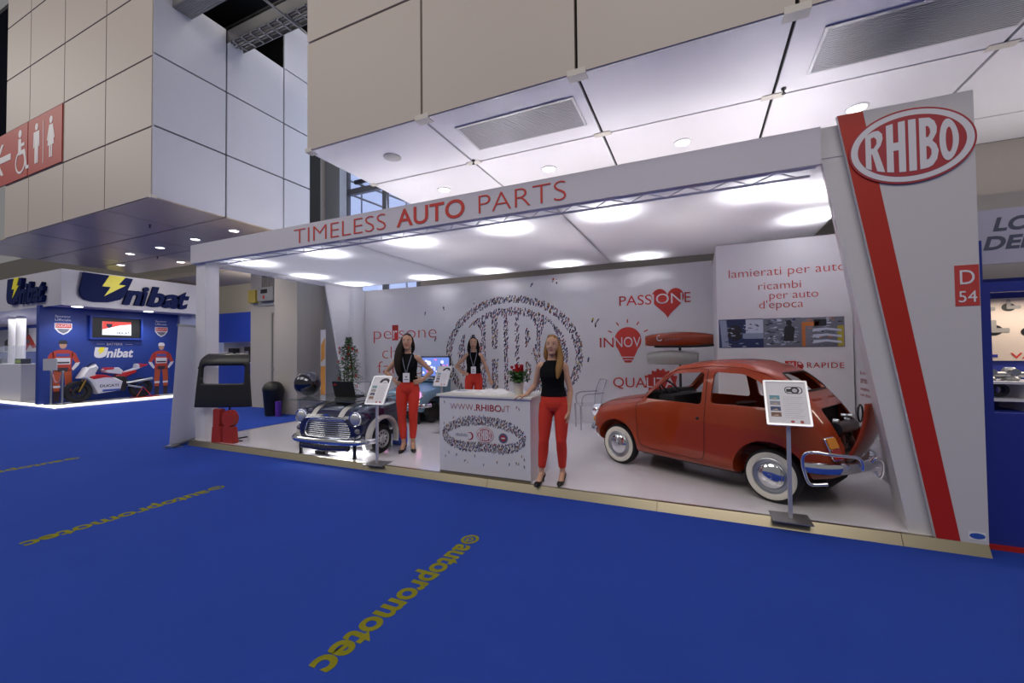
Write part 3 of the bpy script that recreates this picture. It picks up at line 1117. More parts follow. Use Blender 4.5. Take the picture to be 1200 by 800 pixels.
put_logo(t, front_frame(1.607 - 1.55, -.014, 3.238), .400, .306, 0.0, .012)
b = MB()
b.box(1.855 - 1.55, 1.996 - 1.55, -.013, -.0101, 1.915, 2.235)
pn = b.build('stand_number_plate', mat('number_plate_red', '#c0403a', 0.5), t)
b = MB()
b.text('D', front_frame(1.885 - 1.55, -.013, 2.085), width=.085, cap=.115, depth=.002, bold=0)
b.text('54', front_frame(1.875 - 1.55, -.013, 1.945), width=.105, cap=.09, depth=.002, bold=0)
b.build('lettering', M_WALLW, pn)
b = MB()
b.box(1.885 - 1.55, 1.985 - 1.55, -.012, -.0101, .11, .17)
mk = b.build('maker_sticker', M_WALLW, t)
b = MB()
b.prism(ell(1.935 - 1.55, .14, .045, .022, 24), front_frame(0, -.012, 0), .001)
b.build('sticker_mark', mat('sticker_blue', '#2f55a8', 0.5), mk)
# ------------------------------------------------------------------ cars
M_PAINT = mat('orange_red_paint', (0.30, 0.034, 0.005, 1), 0.35, coat=0.8, spec=0.2)
M_PAINTIN = mat('orange_red_inner_paint', (0.26, 0.026, 0.005, 1), 0.35)
M_DARKIN = mat('dark_interior', '#17151a', 0.7)
M_GLASSL = mat('lamp_glass', '#eef3f6', 0.08, 0.0, coat=1.0, alpha=1.0)
M_AMBER = mat('amber_lens', '#e08a1c', 0.2, coat=1.0)
M_REDLENS = mat('red_lens', '#a01812', 0.2, coat=1.0)
M_WALL = mat('whitewall_rubber', '#dcd8cc', 0.6)
M_SEAM = mat('panel_gap', '#1a0705', 0.8)


def loft_rings(stations, nx, ns, off=0.0):
    """STATIONS: (x, half section from bottom centre to top centre). Smooth in both directions; OFF moves the skin inward."""
    K = len(stations[0][1])
    cols = []
    for k in range(K):
        cols.append(catmull([(s[0], s[1][k][0], s[1][k][1]) for s in stations], nx))
    rings = []
    for i in range(len(cols[0])):
        half = catmull([cols[k][i] for k in range(K)], ns)
        half[0].y = 0
        half[-1].y = 0
        full = [V((p.x, max(p.y, 0), p.z)) for p in half] + [V((p.x, -max(p.y, 0), p.z)) for p in half[-2:0:-1]]
        rings.append(full)
    if off:
        n = len(rings[0])
        res = []
        for ring in rings:
            cz = sum(p.z for p in ring) / n
            rr = []
            for i, p in enumerate(ring):
                t = ring[(i + 1) % n] - ring[i - 1]
                nrm = V((0, t.z, -t.y))
                if nrm.length < 1e-6:
                    nrm = V((0, 0, 0))
                else:
                    nrm.normalize()
                    if nrm.dot(V((0, p.y, p.z - cz))) < 0:
                        nrm = -nrm
                rr.append(p - nrm * off)
            res.append(rr)
        rings = res
    return rings


def solid(rings):
    b = MB()
    b.loft(rings)
    bmesh.ops.recalc_face_normals(b.bm, faces=b.bm.faces)
    return b


def boolean(base_mb, ops):
    """ops: list of (MB, 'DIFFERENCE' | 'UNION' | 'INTERSECT')."""
    o = base_mb.build('shape', [], mesh_only=True)
    tmp = []
    mods = []
    for mb, how in ops:
        t = mb.build('cutter', [], mesh_only=True, recalc=True)
        COL.objects.link(t)
        tmp.append(t)
        mods.append(('BOOLEAN', dict(object=t, operation=how, solver='EXACT')))
    me = apply_mods(o, mods)
    for t in tmp:
        d = t.data
        bpy.data.objects.remove(t)
        bpy.data.meshes.remove(d)
    return me


def bvh_of(me):
    return BVHTree.FromPolygons([v.co.copy() for v in me.vertices], [tuple(p.vertices) for p in me.polygons])


def side_y(bvh, x, z, side=1):
    h = bvh.ray_cast(V((x, 2.0 * side, z)), V((0, -side, 0)))
    return h[0].y if h[0] is not None else None


def top_z(bvh, x, y):
    h = bvh.ray_cast(V((x, y, 3.0)), V((0, 0, -1)))
    return h[0].z if h[0] is not None else None


def side_line(b, bvh, pts, r=.004, side=1, closed=False, out=0.0):
    P = []
    for (x, z) in pts:
        y = side_y(bvh, x, z, side)
        if y is not None:
            P.append((x, y + out * side, z))
    b.tube(P, r, 6, closed=closed)


def dens(pts, n=6, closed=False):
    out = []
    m = len(pts) if closed else len(pts) - 1
    for i in range(m):
        a, c = pts[i], pts[(i + 1) % len(pts)]
        for k in range(n):
            out.append((a[0] + (c[0] - a[0]) * k / n, a[1] + (c[1] - a[1]) * k / n))
    if not closed:
        out.append(pts[-1])
    return out


def round_poly(pts, r=.04, n=4):
    """Round the corners of an outline."""
    out = []
    m = len(pts)
    for i in range(m):
        p0, p1, p2 = V((*pts[i - 1], 0)), V((*pts[i], 0)), V((*pts[(i + 1) % m], 0))
        d0, d2 = (p0 - p1), (p2 - p1)
        rr = min(r, d0.length * .45, d2.length * .45)
        a, c = p1 + d0.normalized() * rr, p1 + d2.normalized() * rr
        for k in range(n + 1):
            t = k / n
            q = a * (1 - t) ** 2 + p1 * 2 * t * (1 - t) + c * t * t
            out.append((q.x, q.y))
    return out


SIDE = lambda y: frame((0, y, 0), (1, 0, 0), (0, 0, 1))     # local x -> X, y -> Z, normal -Y


def fiat_stations():
    def S(x, zb, wb, ws, zs, wm, zm, wl, zl, wr, zr, wt, zt, zc):
        return (x, [(0, zb), (wb, zb), (ws, zs), (wm, zm), (wl, zl), (wr, zr), (wt, zt), (0, zc)])
    return [
        S(1.430, .38, .20, .28, .40, .33, .50, .31, .60, .24, .66, .14, .69, .70),
        S(1.385, .31, .34, .46, .36, .51, .50, .48, .63, .38, .70, .22, .745, .755),
        S(1.300, .27, .42, .56, .34, .595, .50, .565, .66, .45, .735, .27, .785, .80),
        S(1.150, .245, .46, .605, .32, .635, .50, .61, .70, .48, .765, .29, .825, .845),
        S(.920, .225, .49, .63, .30, .655, .50, .635, .75, .50, .815, .30, .87, .885),
        S(.720, .215, .50, .64, .28, .66, .50, .64, .79, .535, .85, .33, .905, .92),
        S(.585, .21, .50, .645, .27, .66, .50, .64, .82, .55, .88, .36, .935, .95),
        S(.480, .21, .50, .645, .27, .662, .50, .64, .83, .535, .985, .36, 1.015, 1.025),
        S(.330, .21, .50, .645, .27, .664, .50, .64, .845, .505, 1.13, .34, 1.16, 1.17),
        S(.190, .21, .50, .645, .27, .665, .50, .64, .855, .485, 1.225, .32, 1.265, 1.275),
        S(.080, .21, .50, .645, .27, .665, .50, .64, .86, .48, 1.275, .31, 1.32, 1.33),
        S(-.150, .21, .50, .645, .27, .665, .50, .64, .865, .48, 1.30, .31, 1.355, 1.365),
        S(-.450, .21, .50, .645, .27, .665, .50, .64, .87, .475, 1.31, .31, 1.37, 1.38),
        S(-.700, .215, .50, .645, .28, .667, .50, .64, .875, .465, 1.29, .30, 1.345, 1.355),
        S(-.880, .225, .50, .64, .30, .668, .50, .64, .88, .455, 1.235, .29, 1.285, 1.295),
        S(-1.030, .24, .49, .635, .31, .665, .50, .63, .87, .445, 1.14, .28, 1.18, 1.19),
        S(-1.160, .26, .47, .61, .32, .635, .50, .585, .84, .415, 1.02, .26, 1.05, 1.055),
        S(-1.280, .28, .43, .56, .34, .585, .50, .525, .76, .39, .885, .25, .915, .92),
        S(-1.380, .31, .40, .51, .36, .53, .48, .475, .64, .37, .73, .24, .755, .76),
        S(-1.450, .35, .36, .45, .38, .47, .46, .43, .54, .35, .59, .23, .605, .61),
    ]


def small_car_shell(front_only=False):
    st = fiat_stations()
    if front_only:
        st = [s for s in st if s[0] > .55]
    outer = solid(loft_rings(st, 4, 3))
    full_bm = outer.bm.copy()
    me0 = bpy.data.meshes.new('skin')
    full_bm.to_mesh(me0)
    full_bm.free()
    bvh = bvh_of(me0)
    ins = [s for s in st if -1.40 < s[0] < 1.36]
    if front_only:
        x_end = ins[-1][0]
        ins = ins + [(x_end - .3, ins[-1][1])]
    inner = solid(loft_rings(ins, 4, 3, off=.028))
    ops = [(inner, 'DIFFERENCE')]
    return outer, inner, bvh, st


WHEEL_X = (.92, -.92)
DOORWIN = round_poly([(.50, .905), (.165, 1.215), (-.235, 1.25), (-.245, .895)], .05)
REARWIN = round_poly([(-.345, .915), (-.34, 1.255), (-.66, 1.24), (-.83, 1.16), (-1.0, .955), (-.98, .925)], .05)


def make_fiat():
    t = thing('vintage_car', 'small orange red vintage car with whitewall tyres and open rear engine lid', 'car',
              (.104, 5.767, PZ), math.radians(151.5), scale=1.006)
    outer, inner, bvh, st = small_car_shell()
    # wheel housings stay closed: take them out of the cavity
    wells = MB()
    for x in WHEEL_X:
        for s in (1, -1):
            wells.cyl((x, .36 * s, .26), (x, .80 * s, .26), .375, seg=32)
    bulk = MB()
    bulk.box(-1.0, -.96, -.7, .7, .2, .96)                       # bulkhead behind the rear seat
    pan = MB()
    pan.box(-1.6, 1.5, -.7, .7, .15, .30)                        # floor pan
    cav = boolean(inner, [(wells, 'DIFFERENCE'), (bulk, 'DIFFERENCE'), (pan, 'DIFFERENCE')])
    cavb = MB()
    cavb.bm.from_mesh(cav)
    cut = MB()
    cut.prism(DOORWIN, SIDE(.9), 1.8)
    cut2 = MB()
    cut2.prism(REARWIN, SIDE(.9), 1.8)
    wind = MB()
    wind.prism(round_poly([(-.47, .985), (.47, .985), (.415, 1.215), (-.415, 1.215)], .05), frame((.12, 0, 0), (0, 1, 0), (0, 0, 1)), .9)
    back = MB()
    back.prism(round_poly([(-.33, 1.085), (.33, 1.085), (.30, 1.25), (-.30, 1.25)], .05), frame((-1.35, 0, 0), (0, 1, 0), (0, 0, 1)), .62)
    bay = MB()
    bay.prism(round_poly([(-.35, .41), (.35, .41), (.335, .93), (-.335, .93)], .06), frame((-1.7, 0, 0), (0, 1, 0), (0, 0, 1)), .62)
    ops = [(cavb, 'DIFFERENCE'), (cut, 'DIFFERENCE'), (cut2, 'DIFFERENCE'), (wind, 'DIFFERENCE'), (back, 'DIFFERENCE'), (bay, 'DIFFERENCE')]
    for x, r in ((.92, .325), (-.92, .335)):
        for s in (1, -1):
            a = MB()
            a.cyl((x, .40 * s, .27), (x, .9 * s, .27), r, seg=48)
            ops.append((a, 'DIFFERENCE'))
    # slots under the rear window
    for s in (1, -1):
        a = MB()
        for k in range(5):
            a.box(-1.5, -1.0, s * (.10 + .05 * k), s * (.13 + .05 * k), .99, 1.012)
        ops.append((a, 'DIFFERENCE'))
    me = boolean(outer, ops)
    body = obj_from(me, 'body', M_PAINT, t, 32)

    # panel gaps of the door and the front lid, drip rail
    door = [(.60, .80), (.57, .42), (.52, .33), (.40, .30), (-.20, .285), (-.27, .31), (-.29, .40), (-.295, .90), (-.27, 1.28)]
    for s in (1, -1):
        b = MB()
        side_line(b, bvh, dens(door, 8), .004, s, out=-.001)
        side_line(b, bvh, dens([(.60, .80), (.56, .88), (.17, 1.235), (.05, 1.28), (-.27, 1.285)], 8), .0035, s, out=-.001)
        b.build('door_gap', M_SEAM, t, smooth=60)
    for s in (1, -1):
        b = MB()
        side_line(b, bvh, dens([(.30, 1.155), (.12, 1.268), (-.3, 1.32), (-.62, 1.31), (-.85, 1.25), (-1.0, 1.16)], 6), .007, s, out=.003)
        b.build('drip_rail', M_PAINT, t, smooth=60)
    for s in (1, -1):
        b = MB()
        P = []
        for k in range(25):
            x = 1.25 - .66 * k / 24
            y = s * (.36 + .12 * k / 24)
            z = top_z(bvh, x, y)
            P.append((x, y, z))
        b.tube(P, .004, 6)
        b.build('lid_gap', M_SEAM, t, smooth=60)
    # black rubber of the window openings
    M_SEAL = mat('window_seal', '#1d1716', 0.6)
    for s in (1, -1):
        b = MB()
        y = side_y(bvh, -.27, .70, s)
        b.lathe([(0, 0), (.018, 0), (.014, .006), (0, .007)], frame((-.215, y - .001 * s, .745), (1, 0, 0), (0, 0, -s)), 16)
        b.build('lock_hole', M_DARKIN, t, recalc=True)
    b = MB()
    rw = round_poly([(-.34, 1.08), (.34, 1.08), (.31, 1.255), (-.31, 1.255)], .05)
    P = []
    for (y, z) in dens(rw, 2, True):
        h = bvh.ray_cast(V((-2.2, y, z)), V((1, 0, 0)))
        if h[0]:
            P.append(h[0] + V((-.002, 0, 0)))
    b.tube(P, .010, 6, closed=True)
    b.build('rear_window_seal', M_SEAL, t, smooth=60)
    b = MB()
    ws = round_poly([(-.48, .98), (.48, .98), (.42, 1.22), (-.42, 1.22)], .05)
    P = []
    for (y, z) in dens(ws, 2, True):
        h = bvh.ray_cast(V((2.2, y, z)), V((-1, 0, 0)))
        if h[0]:
            P.append(h[0] + V((.002, 0, 0)))
    b.tube(P, .009, 6, closed=True)
    b.build('windscreen_seal', M_SEAL, t, smooth=60)
    # roof panel standing a little proud
    b = MB()
    rows = []
    for i in range(13):
        x = .10 - .84 * i / 12
        row = []
        for j in range(13):
            y = -.33 + .66 * j / 12
            e = min(i, 12 - i, j, 12 - j)
            row.append(V((x, y, top_z(bvh, x, y) + (.0 if e == 0 else .014))))
        rows.append(row)
    b.loft(rows, caps=False, closed=False)
    b.build('roof_panel', M_PAINT, t, smooth=50)

    # wheels
    def wheel(x, s):
        y = s * .595
        A = frame((x, y, .26), (1, 0, 0), (0, 0, -s))     # normal points outward (+y * s)
        if s < 0:
            A = frame((x, y, .26), (1, 0, 0), (0, 0, 1))
        b = MB()
        b.lathe([(.165, -.125), (.225, -.125), (.252, -.11), (.26, -.085), (.26, -.035), (.252, -.012), (.235, .0), (.20, .004), (.168, -.004), (.165, -.125)], A, 40)
        w = b.build('wheel', M_RUBBER, t, smooth=40, recalc=True)
        b = MB()
        b.lathe([(.228, .0025), (.222, .006), (.178, .006), (.172, .0025)], A, 40)
        b.build('whitewall', M_WALL, w, smooth=40, recalc=True)
        b = MB()
        b.lathe([(.173, .004), (.165, .008), (.155, -.012), (.13, -.018), (.118, -.008), (.118, -.10)], A, 40)
        b.build('rim', mat('rim_silver', '#b9bcc0', 0.3, 0.8), w, smooth=30, recalc=True)
        b = MB()
        b.lathe([(.122, -.010), (.118, .004), (.095, .018), (.05, .028), (.022, .030), (.02, .036), (0, .037)], A, 40)
        b.build('hub_cap', M_CHROME, w, smooth=40, recalc=True)
    for x in WHEEL_X:
        for s in (1, -1):
            wheel(x, s)
    # underbody
    b = MB()
    b.box(-.6, .6, -.5, .5, .19, .215)
    b.box(-1.3, -.75, -.35, .35, .18, .30)
    b.cyl((-1.25, -.3, .2), (-1.25, .35, .2), .06, seg=14)
    b.cyl((-.92, -.5, .26), (-.92, .5, .26), .03, seg=10)
    b.cyl((.92, -.5, .26), (.92, .5, .26), .03, seg=10)
    b.build('underbody', M_DARKIN, t, smooth=30)

    # interior: dashboard roll, steering wheel, seats
    b = MB()
    b.tube([(.50, -.50, .93), (.50, 0, .955), (.50, .50, .93)], .05, 12)
    b.box(.43, .50, -.5, .5, .80, .93)
    b.box(.15, .36, -.2, .5, .80, .95)
    b.build('dashboard', M_DARKIN, t, smooth=40)
    b = MB()
    c = V((.34, .27, .955))
    ax = V((-.85, 0, .52)).normalized()
    u = ax.orthogonal().normalized()
    w_ = ax.cross(u)
    b.tube([c + (u * math.cos(a) + w_ * math.sin(a)) * .185 for a in [2 * PI * k / 28 for k in range(28)]], .011, 8, closed=True)
    for k in range(2):
        b.cyl(c - ax * .02, c + u * .18 * (1 if k else -1), .009, seg=8)
    b.cyl(c, c - ax * .35, .016, seg=10)
    b.lathe([(0, .012), (.03, .008), (.04, -.01), (0, -.012)], frame(c, u, w_), 18)
    b.build('steering_wheel', M_DARKIN, t, smooth=40)
    for y in (-.27, .27):
        b = MB()
        b.loft([[V((x, y + yy, z)) for (x, yy) in rrect(-.26, .16, -.21, .21, .05)] for z in (.36, .50)])
        b.loft([[V((-.25 + .09 * math.cos(a) - (z - .5) * .25, y + .2 * math.sin(a), z)) for a in [2 * PI * k / 16 for k in range(16)]] for z in (.48, .70, .83, .86)])
        b.build('seat', mat('seat_red_brown', '#5a1d14', 0.6), t, smooth=40)
    b = MB()
    b.box(-.95, -.55, -.5, .5, .40, .52)
    b.box(-.96, -.86, -.5, .5, .50, .86)
    b.build('rear_bench', mat('seat_red_brown', '#5a1d14', 0.6), t, bevel=.03)

    # engine
    b = MB()
    b.box(-1.22, -1.02, -.40, .40, .34, .90)
    e = b.build('engine', M_DARKIN, t, bevel=.02)
    r_ = random.Random(4)
    b = MB()
    b.lathe([(0, 0), (.13, 0), (.15, .03), (.15, .06), (.10, .08), (0, .09)], frame((-1.29, .06, .62), (0, 1, 0), (0, 0, -1)), 20)
    b.lathe([(0, 0), (.07, 0), (.075, .08), (.03, .10), (0, .1)], frame((-1.30, -.18, .55), (0, 1, 0), (0, 0, -1)), 18)
    b.cyl((-1.36, -.28, .72), (-1.36, .28, .74), .06, seg=14)
    b.cyl((-1.40, -.15, .46), (-1.40, .30, .46), .055, seg=14)
    b.build('fan_housing', mat('engine_black', '#202126', 0.35, 0.3), e, smooth=40, recalc=True)
    b = MB()
    for k in range(9):
        p = [(-1.32 - r_.random() * .06, r_.uniform(-.28, .28), r_.uniform(.45, .82)) for _ in range(4)]
        b.tube(catmull(p, 5), .009, 6)
    b.build('hose', mat('hose_dark', '#2a2b30', 0.4), e, smooth=60)
    for k in range(14):
        b = MB()
        y, z = r_.uniform(-.27, .27), r_.uniform(.44, .84)
        b.cyl((-1.33, y, z), (-1.375, y, z), r_.uniform(.012, .03), seg=10)
        b.build('engine_fitting', M_STEEL, e, smooth=40)
    # engine lid, hinged at the bottom and folded back
    b = MB()
    rows = []
    for i in range(9):
        v = i / 8
        hw = .345 - .02 * v
        row = []
        for j in range(11):
            u_ = -1 + 2 * j / 10
            row.append(V((-1.445 - .15 * v - .035 * math.sin(PI * v) - .05 * (1 - u_ * u_), u_ * hw, .475 + .53 * v)))
        rows.append(row)
    b.loft(rows, caps=False, closed=False)
    lid = b.build('engine_lid', M_PAINT, t, smooth=50)
    md = lid.modifiers.new('thick', 'SOLIDIFY')
    md.thickness = .012
    b = MB()
    c = V((-1.42, -.31, .84))
    b.tube([c + V((0, .085 * math.cos(a), .085 * math.sin(a))) for a in [2 * PI * k / 24 for k in range(24)]], .009, 8, closed=True)
    b.build('rubber_hose_loop', M_BLACK, t, smooth=60)

    # rear lamps, bumper and nudge bars
    for s in (1, -1):
        pts = [(-1.33, .545), (-1.37, .545), (-1.47, .52), (-1.47, .66)]
        n = V((-.75, .62 * s, .22)).normalized()
        zax = V((.36, -.05 * s, .93)).normalized()
        ux = n.cross(zax).normalized()
        c = V((-1.33, .44 * s, .575))
        h = bvh.ray_cast(c + n, -n)
        if h[0]:
            c = h[0] + n * .022
        Fm = Matrix(((ux.x, zax.x, n.x, c.x), (ux.y, zax.y, n.y, c.y), (ux.z, zax.z, n.z, c.z), (0, 0, 0, 1)))
        b = MB()
        b.prism(rrect(-.05, .05, -.105, .105, .02), Fm @ Matrix.Translation((0, 0, -.03)), .042)
        lampb = b.build('tail_lamp', M_CHROME, t, bevel=.006)
        b = MB()
        b.prism(rrect(-.042, .042, .0, .097, .012), Fm @ Matrix.Translation((0, 0, .012)), .018)
        b.build('amber_lens', M_AMBER, lampb, bevel=.006)
        b = MB()
        b.prism(rrect(-.042, .042, -.097, -.002, .012), Fm @ Matrix.Translation((0, 0, .012)), .018)
        b.build('red_lens', M_REDLENS, lampb, bevel=.006)
    b = MB()
    arc = [(-1.22, .68), (-1.36, .63), (-1.47, .51), (-1.54, .33), (-1.57, .15)]
    path = [(x, y, .43) for x, y in arc]
    full = path + [(-1.575, 0, .43)] + [(x, -y, .40) for x, y, z in path[::-1]]
    full = catmull(full, 5)
    rings = []
    for i, p in enumerate(full):
        tn = (full[min(i + 1, len(full) - 1)] - full[max(i - 1, 0)]).normalized()
        nn = V((tn.y, -tn.x, 0))
        if nn.dot(V((p.x + 1.0, p.y, 0))) < 0:
            nn = -nn
        prof = [(.004, -.05), (.022, -.042), (.030, -.01), (.030, .01), (.022, .042), (.004, .05), (-.006, .045), (.012, .03), (.018, 0), (.012, -.03), (-.006, -.045)]
        rings.append([p + nn * a + V((0, 0, c_)) for a, c_ in prof])
    b.loft(rings)
    bp = b.build('rear_bumper', M_CHROME, t, smooth=40, recalc=True)
    for s in (1, -1):
        b = MB()
        loop = [(-1.27, .73 * s, 0.330), (-1.24, .735 * s, 0.450), (-1.25, .735 * s, 0.550), (-1.32, .725 * s, 0.585), (-1.46, .66 * s, 0.575), (-1.57, .50 * s, 0.550), (-1.60, .46 * s, 0.500), (-1.60, .45 * s, 0.440)]
        b.tube(catmull(loop, 5), .014, 10)
        b.tube(catmull([(-1.27, .73 * s, 0.330), (-1.30, .72 * s, 0.295), (-1.40, .66 * s, 0.310)], 5), .014, 10)
        b.build('nudge_bar', M_CHROME, bp, smooth=60)
    for s in (1, -1):
        b = MB()
        loop = [(-1.63, .30 * s, 0.490), (-1.66, .30 * s, 0.530), (-1.70, .26 * s, 0.500), (-1.69, .22 * s, 0.390), (-1.66, .2 * s, 0.340), (-1.63, .20 * s, 0.390)]
        b.tube(catmull(loop, 5), .013, 8)
        b.build('overrider', M_CHROME, bp, smooth=60)
    # front lamps and bumper end
    small_car_front(t, bvh, M_PAINT)
    return t


def small_car_front(t, bvh, paint, glow=None):
    for s in (1, -1):
        c = V((1.30, .485 * s, .655))
        n = V((1, .12 * s, .12)).normalized()
        h = bvh.ray_cast(c + n * .5, -n)
        if h[0]:
            c = h[0]
        A = frame(c, n.cross(V((0, 0, 1))), V((0, 0, 1)))
        zax = n.cross(V((0, 1, 0)))
        u = V((0, 1, 0)) - n * n.y
        u.normalize()
        w_ = n.cross(u)
        A = Matrix(((u.x, w_.x, n.x, c.x), (u.y, w_.y, n.y, c.y), (u.z, w_.z, n.z, c.z), (0, 0, 0, 1)))
        b = MB()
        b.lathe([(.098, -.08), (.100, .012), (.094, .022), (.084, .018), (.080, .008)], A, 32)
        hl = b.build('headlamp', M_CHROME, t, smooth=40, recalc=True)
        b = MB()
        b.lathe([(.083, .008), (.06, .022), (.03, .03), (0, .032)], A, 32)
        b.build('lens', glow or M_GLASSL, hl, smooth=60, recalc=True)
        c2 = V((1.3, .485 * s, .52))
        h = bvh.ray_cast(c2 + n * .5, -n)
        if h[0]:
            c2 = h[0]
        A2 = A.copy()
        A2.translation = c2
        b = MB()
        b.lathe([(.04, -.02), (.04, .008), (.034, .02), (.015, .03), (0, .031)], A2, 20)
        b.build('indicator', mat('indicator_white', '#f2e6cf', 0.3, emit=(1, .8, .5, 1), estr=1.2) if glow else M_AMBER, t, smooth=60, recalc=True)
    b = MB()
    arc = [(1.18, .70), (1.32, .64), (1.42, .50), (1.48, .25), (1.49, 0)]
    path = [(x, y, .42) for x, y in arc] + [(x, -y, .42) for x, y in arc[-2::-1]]
    full = catmull(path, 5)
    rings = []
    for i, p in enumerate(full):
        tn = (full[min(i + 1, len(full) - 1)] - full[max(i - 1, 0)]).normalized()
        nn = V((tn.y, -tn.x, 0))
        if nn.dot(V((p.x - .8, p.y, 0))) < 0:
            nn = -nn
        rings.append([p + nn * a + V((0, 0, c_)) for a, c_ in [(.0, -.045), (.022, -.03), (.028, 0), (.022, .03), (.0, .045), (.008, 0)]])
    b.loft(rings)
    b.build('front_bumper', M_CHROME, t, smooth=40, recalc=True)


fiat = make_fiat()
# ------------------------------------------------------------------ the two car-front desks
M_MINI = mat('midnight_blue_paint', (0.010, 0.012, 0.060, 1), 0.18, coat=1.0)
M_STRIPE = mat('bonnet_stripe_white', '#cfcdc6', 0.3, coat=0.6)
M_LBLUE = mat('light_blue_paint', (0.19, 0.33, 0.46, 1), 0.25, coat=1.0)


def make_mini():
    t = thing('car_front_desk', 'dark blue classic car front with white bonnet stripes made into a glass-topped desk', 'desk',
              (-5.02, 4.50, PZ), math.radians(-90 + 2.5), scale=.97)
    # local x points out of the nose
    def S(x, zb, wb, w1, z1, w2, z2, w3, z3, w4, z4, w5, z5, zc):
        return (x, [(0, zb), (wb, zb), (w1, z1), (w2, z2), (w3, z3), (w4, z4), (w5, z5), (0, zc)])
    st = [S(.02, .24, .40, .50, .30, .53, .42, .47, .53, .36, .575, .18, .59, .592),
          S(-.02, .22, .47, .57, .30, .60, .44, .565, .585, .41, .625, .2, .64, .643),
          S(-.10, .21, .50, .62, .30, .645, .46, .61, .655, .43, .69, .22, .705, .71),
          S(-.25, .20, .52, .655, .30, .675, .48, .64, .695, .45, .725, .23, .75, .757),
          S(-.45, .20, .52, .67, .30, .69, .48, .655, .715, .46, .745, .24, .775, .782),
          S(-.70, .20, .52, .68, .30, .70, .48, .665, .73, .47, .765, .24, .795, .80),
          S(-.92, .20, .52, .685, .30, .705, .48, .67, .74, .48, .78, .25, .81, .815)]
    outer = solid(loft_rings(st, 5, 4))
    me0 = bpy.data.meshes.new('skin')
    outer.bm.to_mesh(me0)
    bvh = bvh_of(me0)
    bpy.data.meshes.remove(me0)
    ops = []
    for s in (1, -1):
        a = MB()
        a.cyl((-.43, .44 * s, .235), (-.43, .9 * s, .235), .305, seg=48)
        ops.append((a, 'DIFFERENCE'))
    g = MB()       # grille mouth
    mouth = round_poly([(-.43, .285), (.43, .285), (.475, .36), (.42, .50), (.33, .555), (-.33, .555), (-.42, .50), (-.475, .36)], .05)
    g.prism(mouth, frame((-.10, 0, 0), (0, 1, 0), (0, 0, 1)), .4)
    ops.append((g, 'DIFFERENCE'))
    a = MB()
    a.box(-1.2, -.75, -.62, .62, .15, .70)
    ops.append((a, 'DIFFERENCE'))
    me = boolean(outer, ops)
    obj_from(me, 'body', M_MINI, t, 35)
    # stripes on the bonnet
    for s in (1, -1):
        b = MB()
        rows = []
        for i in range(31):
            x = .015 - .93 * i / 30
            rows.append([V((x, s * y, (top_z(bvh, x, s * y) or .6) + .004)) for y in (.225, .25, .275, .30, .325)])
        b.loft(rows, caps=False, closed=False)
        b.build('bonnet_stripe', M_STRIPE, t, smooth=60)
    b = MB()
    P = []
    for i in range(30):
        x = .0 - .9 * i / 29
        P.append((x, .44, top_z(bvh, x, .44) or .6))
    b.tube(P, .005, 6)
    b.build('bonnet_gap', M_DARKGAP, t, smooth=60)
    b = MB()
    P = []
    for i in range(30):
        x = .0 - .9 * i / 29
        P.append((x, -.44, top_z(bvh, x, -.44) or .6))
    b.tube(P, .005, 6)
    b.build('bonnet_gap', M_DARKGAP, t, smooth=60)
    # grille
    A = frame((.0, 0, 0), (0, 1, 0), (0, 0, 1))
    b = MB()
    m3 = [V((.022 - .04 * (abs(y) / .47) ** 2, y, z)) for y, z in dens(mouth, 3, True)]
    b.tube(m3, .017, 8, closed=True)
    gr = b.build('grille', M_CHROME, t, smooth=60)
    b = MB()
    for k in range(8):
        z = .315 + k * .0305
        w = .44 if z < .40 else .44 - (z - .40) * .55
        b.tube([V((.012 - .04 * (y / .47) ** 2, y, z)) for y in [w * (-1 + 2 * i / 14) for i in range(15)]], .0095, 8)
    b.build('grille_bar', M_CHROME, gr, smooth=60)
    b = MB()
    b.prism(mouth, frame((-.085, 0, 0), (0, 1, 0), (0, 0, 1)), .01)
    b.build('grille_backing', M_DARKIN, gr)
    b = MB()
    b.tube([V((.03, y, .585 - .02 * (y / .4) ** 2)) for y in [-.40 + .8 * i / 14 for i in range(15)]], .012, 8)
    b.build('moustache_trim', M_CHROME, gr, smooth=60)
    # badge on the bonnet edge
    b = MB()
    b.prism([(-.075, 0), (-.02, .016), (.02, .016), (.075, 0), (.02, -.016), (-.02, -.016)], Matrix(((0, 0, .95, .0), (1, 0, 0, 0), (0, 1, .3, .615), (0, 0, 0, 1))), .02)
    b.build('badge', M_CHROME, t)
    # headlamps
    for s in (1, -1):
        c = V((-.055, .535 * s, .575))
        A = frame(c, (0, 1, 0), (0, 0, 1))
        b = MB()
        b.lathe([(.125, -.14), (.128, -.02), (.118, .03), (.108, .055), (.098, .06), (.095, .05)], A, 36)
        b.build('headlamp_bowl', M_MINI, t, smooth=45, recalc=True)
        b = MB()
        b.lathe([(.112, .035), (.112, .058), (.102, .072), (.092, .066), (.09, .055)], A, 36)
        hl = b.build('headlamp', M_CHROME, t, smooth=40, recalc=True)
        b = MB()
        b.lathe([(.092, .060), (.07, .078), (.035, .088), (0, .090)], A, 32)
        b.build('lens', mat('headlamp_lens', '#cfd2d4', 0.22, 0.55, coat=1.0), hl, smooth=60, recalc=True)
        b = MB()
        c2 = V((.0, .575 * s, .40))
        h = bvh.ray_cast(V((.5, c2.y, c2.z)), V((-1, 0, 0)))
        b.lathe([(.038, -.02), (.038, .015), (.02, .03), (0, .032)], frame(h[0] if h[0] else c2, (0, 1, 0), (0, 0, 1)), 20)
        b.build('indicator', mat('indicator_smoked', '#6c6a70', 0.2, coat=1.0), t, smooth=60, recalc=True)
    # bumper
    b = MB()
    arc = [(-.16, .76), (-.06, .72), (.06, .60), (.105, .35), (.115, 0)]
